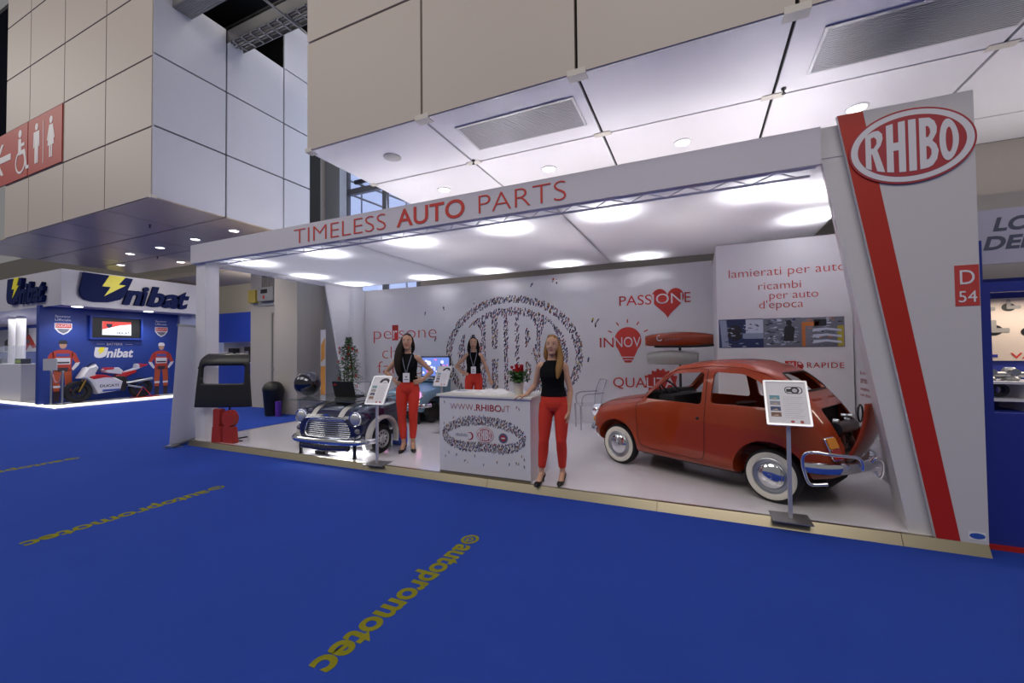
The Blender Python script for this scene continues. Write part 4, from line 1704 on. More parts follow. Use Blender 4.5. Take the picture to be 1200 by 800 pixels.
    path = [V((x, y, .245)) for x, y in arc] + [V((x, -y, .245)) for x, y in arc[-2::-1]]
    full = catmull(path, 6)
    rings = []
    for i, p in enumerate(full):
        tn = (full[min(i + 1, len(full) - 1)] - full[max(i - 1, 0)]).normalized()
        nn = V((tn.y, -tn.x, 0))
        if nn.dot(V((p.x + .8, p.y, 0))) < 0:
            nn = -nn
        rings.append([p + nn * a + V((0, 0, c_)) for a, c_ in [(.0, -.042), (.024, -.034), (.036, -.01), (.030, .025), (.012, .042), (.0, .036), (.012, 0)]])
    b.loft(rings)
    b.build('bumper', M_CHROME, t, smooth=40, recalc=True)
    # lower valance, dangling lamp and the stub legs
    b = MB()
    b.tube([(.05, -.45, .15), (.06, 0, .13), (.05, .45, .15)], .045, 10)
    b.build('valance', M_MINI, t, smooth=60)
    b = MB()
    b.box(.04, .07, -.36, -.26, .12, .20)
    b.build('fog_lamp', mat('dull_orange', '#8a4a22', 0.4), t)
    for y in (-.53, .53):
        b = MB()
        b.cyl((.0, y, .0), (.0, y, .22), .026, seg=14)
        b.cyl((.0, y, 0), (.0, y, .012), .034, seg=14)
        b.build('leg', M_BLACK, t, smooth=40)
    for y in (-.5, .5):
        b = MB()
        b.cyl((-.85, y, .0), (-.85, y, .80), .022, seg=12)
        b.build('rear_leg', M_STEEL, t, smooth=40)
    # wheels and pale arch lips
    for s in (1, -1):
        A = frame((-.43, .70 * s, .225), (1, 0, 0), (0, 0, -s)) if s > 0 else frame((-.43, .70 * s, .225), (1, 0, 0), (0, 0, 1))
        b = MB()
        b.lathe([(.13, -.14), (.19, -.14), (.222, -.12), (.225, -.09), (.225, -.03), (.215, -.008), (.19, .0), (.15, .002), (.13, -.01), (.13, -.14)], A, 40)
        w = b.build('wheel', M_RUBBER, t, smooth=40, recalc=True)
        b = MB()
        b.lathe([(.14, .0), (.135, .008), (.125, -.02), (.06, -.008), (.05, .008), (.02, .012), (0, .012)], A, 40)
        rim = b.build('rim', mat('rim_pale_silver', '#c9cace', 0.3, 0.5), w, smooth=30, recalc=True)
        b = MB()
        for k in range(10):
            a = 2 * PI * k / 10
            b.prism(ell(.092 * math.cos(a), .092 * math.sin(a), .016, .016, 12), A @ Matrix.Translation((0, 0, -.012)), .002)
        b.build('spoke_pattern', M_DARKIN, rim)
        b = MB()
        rows = []
        for k in range(29):
            a = math.radians(-18 + 216 * k / 28)
            rows.append([V((-.43 + r * math.cos(a), s * y, .235 + r * math.sin(a))) for r, y in ((.30, .66), (.30, .735), (.315, .745), (.355, .73), (.36, .66))])
        b.loft(rows, caps=True)
        b.build('arch_lip', M_STRIPE, t, smooth=40, recalc=True)
    # small aerial
    b = MB()
    b.cyl((-.15, .52, .67), (-.15, .52, .78), .003, seg=6)
    b.build('aerial', M_CHROME, t)
    # glass top on stand-offs, side upright
    b = MB()
    b.prism(rrect(-1.15, -.10, -1.0, .42, .03), Matrix.Translation((0, 0, .806)), .012)
    b.build('glass_top', mat('glass_top', '#dfe9ea', 0.03, trans=0.9), t)
    for (x, y) in ((-.55, .35), (-.55, -.35), (-.9, .35), (-.9, -.35)):
        b = MB()
        b.cyl((x, y, .76), (x, y, .806), .02, seg=14)
        b.build('glass_standoff', M_STEEL, t, smooth=40)
    for (x, y) in ((-1.1, -.9), (-.3, -.9)):
        b = MB()
        b.cyl((x, y, 0), (x, y, .806), .018, seg=14)
        b.build('glass_leg', M_STEEL, t, smooth=40)
    return t


mini = make_mini()
lamp('desk_underlight', 'AREA', (-5.02, 4.72, .26), 12, (1, 1, 1), .9, .2, aim=(-5.02, 4.6, 0))
# things on and around the blue desk
b = MB()
b.ellipsoid((-6.0, 4.98, .8745 + .208), (.208, .208, .208), 40, 24)
sp = b.build('mirror_ball', mat('black_chrome', '#5a5a62', 0.04, 1.0), smooth=60)
tag(sp, 'large shiny dark chrome ball lying on the glass desk top', 'ball')
t = thing('laptop', 'black open laptop seen from behind on the glass desk', 'laptop', (-5.28, 5.20, .8735), math.radians(12))
b = MB()
b.prism(rrect(-.19, .19, -.13, .13, .015), Matrix.Translation((0, 0, .001)), .018)
b.build('keyboard_base', M_BLACK, t, bevel=.003)
b = MB()
b.prism(rrect(-.19, .19, 0, .255, .012), frame((0, -.125, .018), (1, 0, 0), (0, -.30, .95)), .010)
sc_ = b.build('screen_lid', M_BLACK, t, bevel=.003)
b = MB()
b.prism(rrect(-.165, -.115, .19, .215, .008), frame((0, -.1255, .018), (1, 0, 0), (0, -.30, .95)) @ Matrix.Translation((0, 0, .0105)), .001)
b.build('lid_mark', M_RED, sc_)
t = thing('pedal_set', 'dark loose pedal assembly lying on the white floor under the blue desk', 'pedals', (-5.12, 4.58, PZ))
b = MB()
b.box(-.20, .02, -.04, .02, .0, .045)
b.box(.0, .20, -.01, .05, .03, .06)
b.build('pedal', M_BLACK, t, bevel=.008)
b = MB()
b.cyl((-.18, 0, .05), (.2, .03, .10), .014, seg=10)
b.cyl((-.05, -.05, .05), (.12, .08, .07), .012, seg=10)
b.build('lever', M_STEEL, t, smooth=40)
b = MB()
b.lathe([(0, 0), (.075, 0), (.10, .17), (.095, .17), (.072, .01), (0, .01)], Matrix.Translation((-4.62, 4.92, PZ)), 24)
tag(b.build('paper_bin', M_WHITE, smooth=40, recalc=True), 'small white bucket on the floor behind the blue desk bumper', 'bucket')
b = MB()
b.box(-4.62, -4.42, 5.46, 5.60, PZ, PZ + .30)
tag(b.build('plastic_box', mat('bright_blue_plastic', '#2f4fc4', 0.4), bevel=.006), 'bright blue plastic box on the floor behind the desk wheel', 'box')


def make_blue_desk():
    t = thing('car_front_counter', 'light blue vintage car front turned into a counter against the back wall', 'counter',
              (-5.69, 8.40, PZ), math.radians(-94), scale=.93)
    outer, inner, bvh, st = small_car_shell(front_only=True)
    ops = []
    for s in (1, -1):
        a = MB()
        a.cyl((.92, .40 * s, .27), (.92, .9 * s, .27), .325, seg=40)
        ops.append((a, 'DIFFERENCE'))
    me = boolean(outer, ops)
    obj_from(me, 'body', M_LBLUE, t, 32)
    inner.bm.free()
    small_car_front(t, bvh, M_LBLUE, glow=mat('pink_lit_lens', '#f0a8d8', 0.2, emit=(1.0, .32, .75, 1), estr=1.3))
    for s in (1, -1):
        b = MB()
        rows = []
        for k in range(25):
            a = math.radians(-8 + 196 * k / 24)
            rows.append([V((.92 + r * math.cos(a), s * y, .27 + r * math.sin(a))) for r, y in ((.318, .56), (.318, .67), (.34, .672), (.34, .56))])
        b.loft(rows)
        b.build('arch_seal', M_BLACK, t, smooth=40, recalc=True)
        b = MB()
        b.lathe([(0, -.12), (.2, -.12), (.235, -.10), (.24, -.03), (.22, 0), (.17, .003), (.16, -.01), (0, -.01)], frame((.92, .60 * s, .24), (1, 0, 0), (0, 0, -s)) if s > 0 else frame((.92, .60 * s, .24), (1, 0, 0), (0, 0, 1)), 32)
        b.build('wheel', M_RUBBER, t, smooth=40, recalc=True)
    b = MB()
    b.box(.25, .80, -.60, .60, .935, .96)
    b.build('counter_top', mat('counter_top_blue', '#8fb2c8', 0.3), t, bevel=.01)
    b = MB()
    b.box(.26, .57, -.56, .56, 0, .93)
    b.build('cabinet', mat('cabinet_blue', '#7fa3bb', 0.4), t)
    b = MB()
    b.box(.6, 1.30, -.35, .35, .10, .22)
    b.cyl((.95, -.5, .24), (.95, .5, .24), .03, seg=10)
    b.build('underframe', M_DARKIN, t)
    for y in (-.42, .42):
        b = MB()
        b.cyl((1.28, y, 0), (1.28, y, .30), .024, seg=12)
        b.build('leg', M_BLACK, t, smooth=40)
    return t


bdesk = make_blue_desk()
# television on the light blue counter
t = thing('tv_monitor', 'flat black monitor showing pink and blue pictures on the light blue counter', 'monitor', (-5.32, 7.72, PZ + .895), math.radians(6))
b = MB()
b.box(-.36, .36, 0, .04, .06, .52)
b.build('casing', M_BLACK, t, bevel=.006)
b = MB()
b.box(-.335, .335, -.003, 0, .085, .495)
s_ = b.build('screen', mat('screen_blue', '#20306a', 0.3, emit=(.18, .28, .75, 1), estr=1.0), t)
b = MB()
rr = random.Random(9)
for k in range(26):
    x, z = rr.uniform(-.30, .30), rr.uniform(.12, .46)
    b.prism(ell(x, z, rr.uniform(.015, .06), rr.uniform(.015, .05), 10), front_frame(0, -.003 - .0002 * k, 0), .0002, rr.choice((0, 0, 1, 2)))
b.build('screen_picture', [mat('screen_white', '#ffffff', .3, emit=(.85, .85, 1, 1), estr=1.0), mat('screen_pink', '#d060b0', .3, emit=(.8, .2, .55, 1), estr=1.0), mat('screen_dark', '#201840', .3)], s_)
b = MB()
b.box(-.05, .05, .0, .04, .015, .08)
b.prism(rrect(-.16, .16, -.08, .1, .02), None, .015)
b.build('stand', M_BLACK, t)
# ------------------------------------------------------------------ people
M_SKIN = mat('skin', (0.52, 0.29, 0.19, 1), 0.55)
M_SKIN2 = mat('skin_fair', (0.58, 0.33, 0.22, 1), 0.55)
M_TOP = mat('black_blouse', '#0c0c10', 0.85, spec=0.15)
M_TROUSER = mat('red_trousers', '#cf3322', 0.8)
M_SHOE = mat('black_shoe', '#0e0d10', 0.35)
M_HAIRB = mat('brown_black_hair', '#1c120e', 0.6, spec=0.2)
M_HAIRF = mat('blonde_hair', '#8f6a3c', 0.6, spec=0.3)
M_LIP = mat('lips', '#a5584c', 0.5)
M_EYE = mat('eye_dark', '#1d1512', 0.2)
M_BROW = mat('brow', '#3a2519', 0.7)
M_EYEW = mat('eye_white', '#e8e2dc', 0.3)


def ering(c, rx, ry, n=20, M=None):
    pts = [V((rx * math.cos(2 * PI * k / n), ry * math.sin(2 * PI * k / n), 0)) for k in range(n)]
    return [V(c) + ((M @ p) if M else p) for p in pts]


def fused(b, voxel, smooth_iter=3, factor=.5):
    o = b.build('figure', [], mesh_only=True, recalc=True)
    mods = [('REMESH', dict(mode='VOXEL', voxel_size=voxel))]
    if smooth_iter:
        mods.append(('SMOOTH', dict(factor=factor, iterations=smooth_iter)))
    return apply_mods(o, mods)


def limb(b, pts, rs, seg=14, flat=None):
    P = catmull(pts, 5)
    R = [p.x for p in catmull([(r, 0, 0) for r in rs], 5)]
    b.tube(P, R, seg, flat=flat)


def hand(b, wrist, d, palm_n, thumb_side, curl=.35, L=.175, spread=.12):
    """Palm and five fingers; D points from wrist to fingertips, PALM_N out of the palm, THUMB_SIDE towards the thumb."""
    d = V(d).normalized()
    n = V(palm_n)
    n = (n - d * n.dot(d)).normalized()
    sd = d.cross(n)
    if sd.dot(V(thumb_side)) < 0:
        sd = -sd
    w = V(wrist)
    Mx = Matrix(((sd.x, n.x, d.x), (sd.y, n.y, d.y), (sd.z, n.z, d.z)))
    rings = []
    for (t, rx, ry) in ((-.03, .024, .019), (0, .025, .017), (.03, .034, .016), (.065, .040, .015), (.09, .039, .013), (.098, .034, .010)):
        rings.append(ering(w + d * t, rx, ry, 16, Mx))
    b.loft(rings)
    for off, ln, k in ((.030, .072, 0), (.010, .080, 1), (-.011, .075, 2), (-.030, .060, 3)):
        p = w + d * .088 + sd * off
        dd = (d + sd * (off * spread * 12 * .3)).normalized()
        pts = [p]
        ang = 0
        for seg_l, c_ in ((.42, curl * .7), (.32, curl * 1.1), (.26, curl)):
            ang += c_
            p = p + (dd * math.cos(ang) + n * math.sin(ang)) * ln * seg_l
            pts.append(p)
        b.tube(pts, [.0095, .0090, .0082, .0066], 8)
    p = w + d * .028 + sd * .026
    t1 = p + (d * .55 + sd * .75 + n * .25).normalized() * .036
    t2 = t1 + (d * .80 + sd * .45 + n * .35).normalized() * .030
    t3 = t2 + (d * .92 + sd * .15 + n * .4).normalized() * .024
    b.tube([p - d * .015 - sd * .012, p, t1, t2, t3], [.014, .0125, .0108, .0098, .0075], 8)


def head_rings(c, s):
    """Head with chin, jaw, cheeks, brow and skull; the face looks to -Y."""
    prof = [(-.112, .010, .014, -.052), (-.106, .024, .028, -.046), (-.092, .038, .044, -.036), (-.070, .050, .062, -.022), (-.042, .060, .076, -.010), (-.010, .067, .086, -.002),
            (.020, .070, .092, .004), (.050, .070, .094, .008), (.078, .065, .088, .010), (.100, .052, .070, .012), (.114, .034, .046, .012), (.121, .012, .016, .012)]
    return [ering(V(c) + V((0, y * s, z * s)), rx * s, ry * s, 24) for z, rx, ry, y in prof]


def make_woman(name_label, loc, rz, scale, pose, hair_mat, skin, hair_style, badge):
    t = thing('person', name_label, 'person', loc, rz, None, scale)
    P = pose
    # ---------- the body: one continuous surface
    b = MB()
    hipx = P.get('hip_x', 0.0)
    torso = [(.86, .125, .095, .004), (.92, .168, .112, .004), (.98, .166, .108, .002), (1.04, .138, .094, 0), (1.10, .124, .086, -.002), (1.17, .130, .092, -.008), (1.24, .142, .104, -.016), (1.30, .147, .100, -.012),
             (1.355, .148, .080, .0), (1.395, .115, .064, .006), (1.42, .062, .056, .008), (1.45, .048, .050, .006), (1.49, .046, .049, .0), (1.53, .046, .05, -.004)]
    lean = lambda z: hipx * max(0, min(1, (1.35 - z) / .4))
    b.loft([ering((lean(z), y, z), rx * (.90 if z < 1.40 else 1), ry) for z, rx, ry, y in torso])
    hc = V((P.get('head_x', 0), -.012, 1.60))
    b.loft(head_rings(hc, 1.0))
    # nose, chin, cheeks, ears
    b.tube([hc + V((0, -.086, .030)), hc + V((0, -.094, .008)), hc + V((0, -.104, -.014)), hc + V((0, -.096, -.024))], [.006, .008, .0105, .007], 8)
    for s in (1, -1):
        b.ellipsoid(hc + V((.012 * s, -.094, -.018)), (.009, .010, .008), 8, 6)
        b.ellipsoid(hc + V((.034 * s, -.066, -.024)), (.022, .018, .02), 10, 8)
        b.ellipsoid(hc + V((.072 * s, .006, .0)), (.008, .018, .03), 8, 8)
    b.ellipsoid(hc + V((0, -.078, -.092)), (.018, .016, .014), 10, 8)
    feet = {}
    for s in (1, -1):
        key = 'L' if s > 0 else 'R'
        hip = V((.078 * s + hipx, .0, .90))
        kn, an = V(P['knee' + key]), V(P['ankle' + key])
        fd = V(P.get('foot' + key, (0, -1, 0))).normalized()
        limb(b, [hip + V((.004 * s, 0, .02)), hip.lerp(kn, .35) + V((.008 * s, -.004, 0)), kn.lerp(hip, .12), kn, kn.lerp(an, .33) + V((0, .014, 0)), kn.lerp(an, .75), an],
             [.088, .080, .058, .051, .053, .036, .030], 16)
        toe = an + fd * .135
        toe.z = P.get('toe_z', .020)
        heel = an - fd * .035 + V((0, 0, -.035))
        ball = an + fd * .085
        ball.z = .030
        b.tube([an + V((0, 0, .03)), an + V((0, 0, -.005)), an + fd * .03 + V((0, 0, -.035)), ball, toe], [.030, .033, .033, .032, .018], 14)
        b.tube([an + V((0, 0, .01)), heel], [.030, .026], 12)
        feet[key] = (an, fd, ball, toe, heel)
        sh = V((.143 * s, .004, 1.355))
        el, wr = V(P['elbow' + key]), V(P['wrist' + key])
        limb(b, [V((.10 * s, .004, 1.365)), sh, sh.lerp(el, .35), el, el.lerp(wr, .3), wr], [.047, .046, .040, .032, .033, .022], 14)
        hand(b, wr, *P['hand' + key])
    me = fused(b, .0075, 3)
    obj_from(me, 'body', skin, t, 180)
    # ---------- face
    for s in (1, -1):
        b = MB()
        b.ellipsoid(hc + V((.031 * s, -.0865, .014)), (.0125, .006, .0054), 12, 8, 1)
        b.ellipsoid(hc + V((.031 * s, -.0895, .014)), (.0058, .005, .0054), 10, 8, 0)
        b.tube([hc + V((.018 * s, -.0905, .020)), hc + V((.031 * s, -.0925, .0225)), hc + V((.046 * s, -.0845, .018))], .0022, 6)
        b.build('eye', [M_EYE, M_EYEW], t, smooth=60)
        b = MB()
        b.tube(catmull([hc + V((.015 * s, -.0935, .034)), hc + V((.033 * s, -.0925, .0385)), hc + V((.052 * s, -.079, .035))], 5), .0023, 6)
        b.build('eyebrow', M_BROW, t, smooth=60)
    b = MB()
    b.tube([hc + V((x, y, z)) for x, y, z in ((-.028, -.079, -.046), (-.013, -.0915, -.0505), (0, -.0935, -.052), (.013, -.0915, -.0505), (.028, -.079, -.046))], [.0015, .0048, .0052, .0048, .0015], 8)
    b.tube([hc + V((x, y, z)) for x, y, z in ((-.019, -.084, -.055), (0, -.092, -.0605), (.019, -.084, -.055))], [.0015, .0052, .0015], 8)
    b.build('lips', M_LIP, t, smooth=60)
    # ---------- hair
    b = MB()
    rows, cols = 18, 36
    rings = []
    for i in range(rows + 1):
        th = PI * i / rows
        ring = []
        for j in range(cols):
            ph = 2 * PI * j / cols
            dx, dy, dz = math.sin(th) * math.cos(ph), math.sin(th) * math.sin(ph), math.cos(th)
            r = 1.0
            face = dy < -.30 and dz < .58 + .10 * math.cos(3 * dx)
            if face or dz < -.62:
                r = .70
            part = .03 * math.exp(-((dx - .10) / .10) ** 2) if dz > .3 else 0
            ring.append(hc + V((dx * .082 * r, .010 + dy * .106 * r, .012 + dz * (.120 - part * .12) * r)))
        rings.append(ring)
    b.loft(rings, caps=False)
    for lock in hair_style:
        pts, rs, fl = lock
        limb(b, [hc + V(p) for p in pts], rs, 12, flat=fl)
    me = fused(b, .008, 2)
    obj_from(me, 'hair', hair_mat, t, 180)
    # ---------- sleeveless black top
    b = MB()
    top = [(1.015, .172, .120, .002), (1.06, .156, .110, 0), (1.12, .144, .102, -.004), (1.18, .146, .106, -.010), (1.24, .156, .119, -.018), (1.30, .158, .112, -.012), (1.35, .150, .090, .0), (1.392, .124, .075, .006), (1.418, .078, .067, .008), (1.43, .068, .062, .008)]
    b.loft([ering((lean(z), y, z), rx * (.92 if z < 1.40 else 1), ry, 28) for z, rx, ry, y in top])
    me = fused(b, .009, 2)
    obj_from(me, 'sleeveless_top', M_TOP, t, 180)
    # ---------- red trousers
    b = MB()
    pel = [(.84, .12, .09, .006), (.89, .172, .116, .006), (.94, .176, .120, .004), (.985, .168, .114, .002), (1.02, .155, .106, 0), (1.07, .146, .101, 0), (1.08, .142, .098, 0)]
    b.loft([ering((lean(z), y, z), rx * .92, ry) for z, rx, ry, y in pel])
    for s in (1, -1):
        key = 'L' if s > 0 else 'R'
        hip = V((.078 * s + hipx, .0, .90))
        kn, an = V(P['knee' + key]), V(P['ankle' + key])
        end = an.lerp(kn, .17)
        limb(b, [hip + V((.004 * s, 0, .02)), hip.lerp(kn, .35) + V((.008 * s, -.004, 0)), kn.lerp(hip, .12), kn, kn.lerp(an, .33) + V((0, .012, 0)), kn.lerp(an, .72), end],
             [.090, .083, .065, .060, .060, .047, .043], 16)
    me = fused(b, .009, 3)
    obj_from(me, 'trousers', M_TROUSER, t, 180)
    # ---------- high-heeled shoes
    for key in ('R', 'L'):
        an, fd, ball, toe, heel = feet[key]
        b = MB()
        side = fd.cross(V((0, 0, 1)))
        def sole(p, w, h0, h1):
            return [p + side * w + V((0, 0, h0)), p + side * w * .9 + V((0, 0, h1)), p - side * w * .9 + V((0, 0, h1)), p - side * w + V((0, 0, h0))]
        hb = V((heel.x, heel.y, 0))
        stations = [(an - fd * .072, .018, an.z - .058, an.z - .012), (an - fd * .055, .030, an.z - .066, an.z - .004), (an - fd * .02, .033, an.z - .076, an.z - .032), (an + fd * .03, .034, .030, .056),
                    (an + fd * .07, .039, .006, .052), (an + fd * .10, .040, .0, .052), (an + fd * .135, .033, .0, .046), (an + fd * .165, .016, .002, .030), (an + fd * .178, .005, .006, .018)]
        rings = []
        for p, w, z0, z1 in stations:
            q = V((p.x, p.y, 0))
            rings.append([q + side * w * math.cos(a) + V((0, 0, (z0 + z1) / 2 + (z1 - z0) / 2 * math.sin(a))) for a in [2 * PI * k / 14 for k in range(14)]])
        b.loft(rings)
        hp = an - fd * .052
        b.tube([V((hp.x, hp.y, an.z - .05)), V((hp.x, hp.y, .05)) - fd * .006, V((hp.x, hp.y, 0)) - fd * .002], [.019, .008, .006], 10)
        b.build('shoe', M_SHOE, t, smooth=60, recalc=True)
    if badge:
        b = MB()
        for s in (1, -1):
            b.tube(catmull([(.055 * s, .045, 1.425), (.062 * s, -.055, 1.40), (.050 * s, -.112, 1.33), (.026 * s, -.140, 1.24), (.004 * s, -.128, 1.14)], 5), .006, 6)
        b.build('lanyard', mat('lanyard_grey', '#74788c', 0.6), t, smooth=60)
        b = MB()
        b.box(-.048, .048, -.136, -.130, 1.015, 1.15)
        bd = b.build('badge', mat('badge_white', '#e9e8ee', 0.4), t, bevel=.004)
        b = MB()
        b.box(-.03, .03, -.1368, -.1361, 1.05, 1.062)
        b.box(-.015, .015, -.1368, -.1361, 1.085, 1.105)
        b.build('badge_print', M_GREYPRINT, bd)
    return t


LONG_SIDE = [([(.05, .03, .06), (.078, .01, -.05), (.095, -.02, -.16), (.085, -.075, -.28), (.075, -.115, -.38)], [.03, .034, .042, .04, .012], None),
             ([(-.05, .03, .06), (-.075, .015, -.04), (-.082, .02, -.13), (-.06, .05, -.20)], [.03, .028, .026, .012], None),
             ([(0, .07, .03), (.0, .095, -.06), (.02, .085, -.16), (.03, .08, -.24)], [.05, .052, .05, .02], (1.0, 1.3))]
LONG_DARK = [([(-.05, .03, .07), (-.085, .0, -.03), (-.115, -.03, -.14), (-.12, -.075, -.28), (-.105, -.11, -.42), (-.10, -.115, -.50)], [.034, .042, .056, .060, .045, .015], None),
             ([(-.03, .03, .07), (-.072, -.02, -.05), (-.085, -.055, -.17), (-.085, -.10, -.30)], [.03, .036, .045, .02], None),
             ([(.05, .03, .06), (.076, .01, -.03), (.080, .02, -.11), (.05, .05, -.18)], [.03, .030, .026, .012], None),
             ([(0, .07, .03), (-.02, .095, -.06), (-.05, .085, -.16), (-.07, .05, -.26)], [.05, .055, .055, .02], (1.0, 1.3))]
MID_DARK = [([(.05, .03, .07), (.080, .0, -.03), (.090, -.01, -.13), (.085, -.02, -.21)], [.034, .036, .034, .014], None),
            ([(-.05, .03, .07), (-.080, .0, -.03), (-.090, -.01, -.13), (-.085, -.02, -.21)], [.034, .036, .034, .014], None),
            ([(0, .07, .03), (0, .09, -.06), (0, .08, -.18)], [.055, .06, .03], (1.0, 1.3))]

# at the right end of the counter: one hand on the counter, the other arm hanging
woman_a = make_woman('blonde woman in black top and red trousers resting a hand on the counter corner', (-1.535, 4.545, PZ), math.radians(8), .985,
                     dict(head_x=.01, hip_x=.02, kneeR=(-.100, -.03, .50), ankleR=(-.135, -.015, .125), kneeL=(.105, -.035, .50), ankleL=(.10, .06, .125), footR=(-.25, -1, 0), footL=(-.12, -1, 0),
                          elbowR=(-.215, .055, 1.135), wristR=(-.305, -.01, 1.025), handR=((-1, -.25, -.22), (0, 0, -1), (0, -1, 0), .22),
                          elbowL=(.205, .03, 1.085), wristL=(.195, -.02, .845), handL=((-.05, -.1, -1), (-1, 0, 0), (0, -1, 0), .35)),
                     M_HAIRF, M_SKIN2, LONG_SIDE, False)
# beside the blue desk: both hands on the hips
woman_b = make_woman('dark-haired woman with badge and hands on hips beside the dark blue desk', (-4.085, 5.19, PZ), math.radians(28), 1.045,
                     dict(head_x=-.005, kneeR=(-.085, -.03, .50), ankleR=(-.06, -.01, .125), kneeL=(.078, -.02, .50), ankleL=(.065, .02, .125), footR=(-.2, -1, 0), footL=(.25, -1, 0),
                          elbowR=(-.33, .09, 1.16), wristR=(-.205, .00, 1.04), handR=((.55, -.75, -.35), (1, .3, 0), (0, -.2, 1), .45),
                          elbowL=(.335, .06, 1.16), wristL=(.225, -.03, 1.045), handL=((-.75, -.6, -.25), (-.4, .8, 0), (0, -.1, 1), .45)),
                     M_HAIRB, M_SKIN, LONG_DARK, True)
# behind the counter: one hand on the hip, the other on the counter
woman_c = make_woman('dark-haired woman standing well behind the counter with one hand on her hip', (-4.23, 7.5, PZ), math.radians(28), 1.05,
                     dict(head_x=.0, kneeR=(-.09, -.02, .50), ankleR=(-.09, .0, .125), kneeL=(.09, -.02, .50), ankleL=(.09, .0, .125),
                          elbowR=(-.335, .06, 1.16), wristR=(-.235, -.02, 1.04), handR=((.7, -.6, -.25), (.4, .8, 0), (0, -.1, 1), .45),
                          elbowL=(.255, -.03, 1.12), wristL=(.315, -.10, .925), handL=((.25, -.55, -.55), (0, .2, -1), (-1, 0, 0), .3)),
                     M_HAIRB, M_SKIN2, MID_DARK, True)
# ------------------------------------------------------------------ counter and what stands on it
t = thing('reception_counter', 'white front counter printed with a crowd picture and web address', 'counter', (-2.40, 4.446, PZ))
b = MB()
b.box(-.605, .63, 0, .62, 0, .955)
b.build('body', M_WHITE, t)
b = MB()
b.box(-.64, .655, -.022, .64, .9555, .985)
b.build('worktop', mat('counter_top', '#dcd8d2', 0.3), t, bevel=.004)
b = MB()
b.box(-.605, .63, -.003, 0, .0, .03)
b.build('plinth_strip', M_ALU, t)
b = MB()
F0 = front_frame(0, -.002, 0)
b.text('WWW', front_frame(-.445, -.003, .80), width=.325, cap=.078, depth=.001, bold=-.018, mi=0)
b.text('.RHIBO.', front_frame(-.105, -.003, .80), width=.395, cap=.078, depth=.001, bold=.008, mi=1)
b.text('IT', front_frame(.30, -.003, .80), width=.075, cap=.078, depth=.001, bold=-.018, mi=0)
b.build('lettering', [mat('pale_red_print', '#a8525a', 0.5), mat('deep_red_print', '#a32230', 0.5)], t)
b = MB()
rng = random.Random(11)


def blob(x, y):        # outline of the white field inside the printed crowd
    if not -.49 < x < .50:
        return False
    s_ = math.sin(PI * (x + .49) / .99)
    return .505 - .125 * s_ ** .45 + .035 * math.exp(-((x - .02) / .22) ** 2) < y < .505 + .125 * s_ ** .7


def ringz(x):
    u = (x + .565) / 1.14
    if not 0 < u < 1:
        return None
    s_ = math.sin(PI * u)
    return .50 - .235 * s_ ** .4 + .05 * math.exp(-((x - .02) / .22) ** 2), .51 + .225 * s_ ** .5


seen = {}
for k in range(9000):
    x, z = rng.uniform(-.56, .57), rng.uniform(.22, .80)
    r_ = ringz(x)
    if not r_ or not r_[0] < z < r_[1] or blob(x, z):
        continue
    if rng.random() > 1.6 * min(1, .25 + (r_[1] - z) / .08, .25 + (z - r_[0]) / .06):
        continue
    g = (int(x * 60 + 100), int(z * 42))
    if g in seen:
        continue
    seen[g] = 1
    little_person(b, F0, x, z, .0145, rng)
for (x, z) in ((-.53, .885), (-.40, .70), (-.30, .72), (-.54, .62), (.46, .86), (.49, .84), (.28, .82), (-.47, .26), (-.52, .21), (-.36, .24), (-.24, .18), (.02, .15), (.2, .20), (.36, .19), (.45, .21), (.48, .21), (.52, .3), (.55, .26), (-.1, .25), (.55, .18), (-.2, .17)):
    little_person(b, F0, x, z, .016, rng)
b.build('crowd_print', CROWD, t)
put_logo(t, front_frame(.04, -.002, .51), .118, .092, 0, .003)
b = MB()
b.prism([((.055 if k % 2 else .062) * math.cos(PI * k / 24) + .285, (.055 if k % 2 else .062) * math.sin(PI * k / 24) + .49) for k in range(48)], front_frame(0, -.002, 0), .001, 0)
b.prism(ell(.285, .49, .036, .036, 24), front_frame(0, -.0035, 0), .001, 1)
b.prism(rrect(.262, .308, .482, .498, .006), front_frame(0, -.0048, 0), .001, 2)
b.build('round_emblem', [mat('emblem_slate', '#5b5f7a', 0.5), M_LOGORED, M_WALLW], t)
b = MB()
b.text('esmeralda', front_frame(-.37, -.003, .485), width=.18, cap=.045, depth=.001, bold=0, mi=0) if False else None
for k in range(7):
    b.prism(rrect(-.37 + .025 * k, -.352 + .025 * k, .475, .505 + .008 * (k % 2), .004), front_frame(0, -.002, 0), .001, 0)
cres = [(.048 * math.cos(math.radians(a)), .048 * math.sin(math.radians(a))) for a in range(-140, 141, 14)] + [(-.012 + .040 * math.cos(math.radians(a)), .040 * math.sin(math.radians(a))) for a in range(130, -131, -14)]
b.prism([(x - .165, y + .485) for x, y in cres], front_frame(0, -.002, 0), .001, 1)
b.build('crescent_emblem', [mat('emblem_pale', '#a9a5b4', 0.5), M_LOGORED], t)
ztop = PZ + .9852
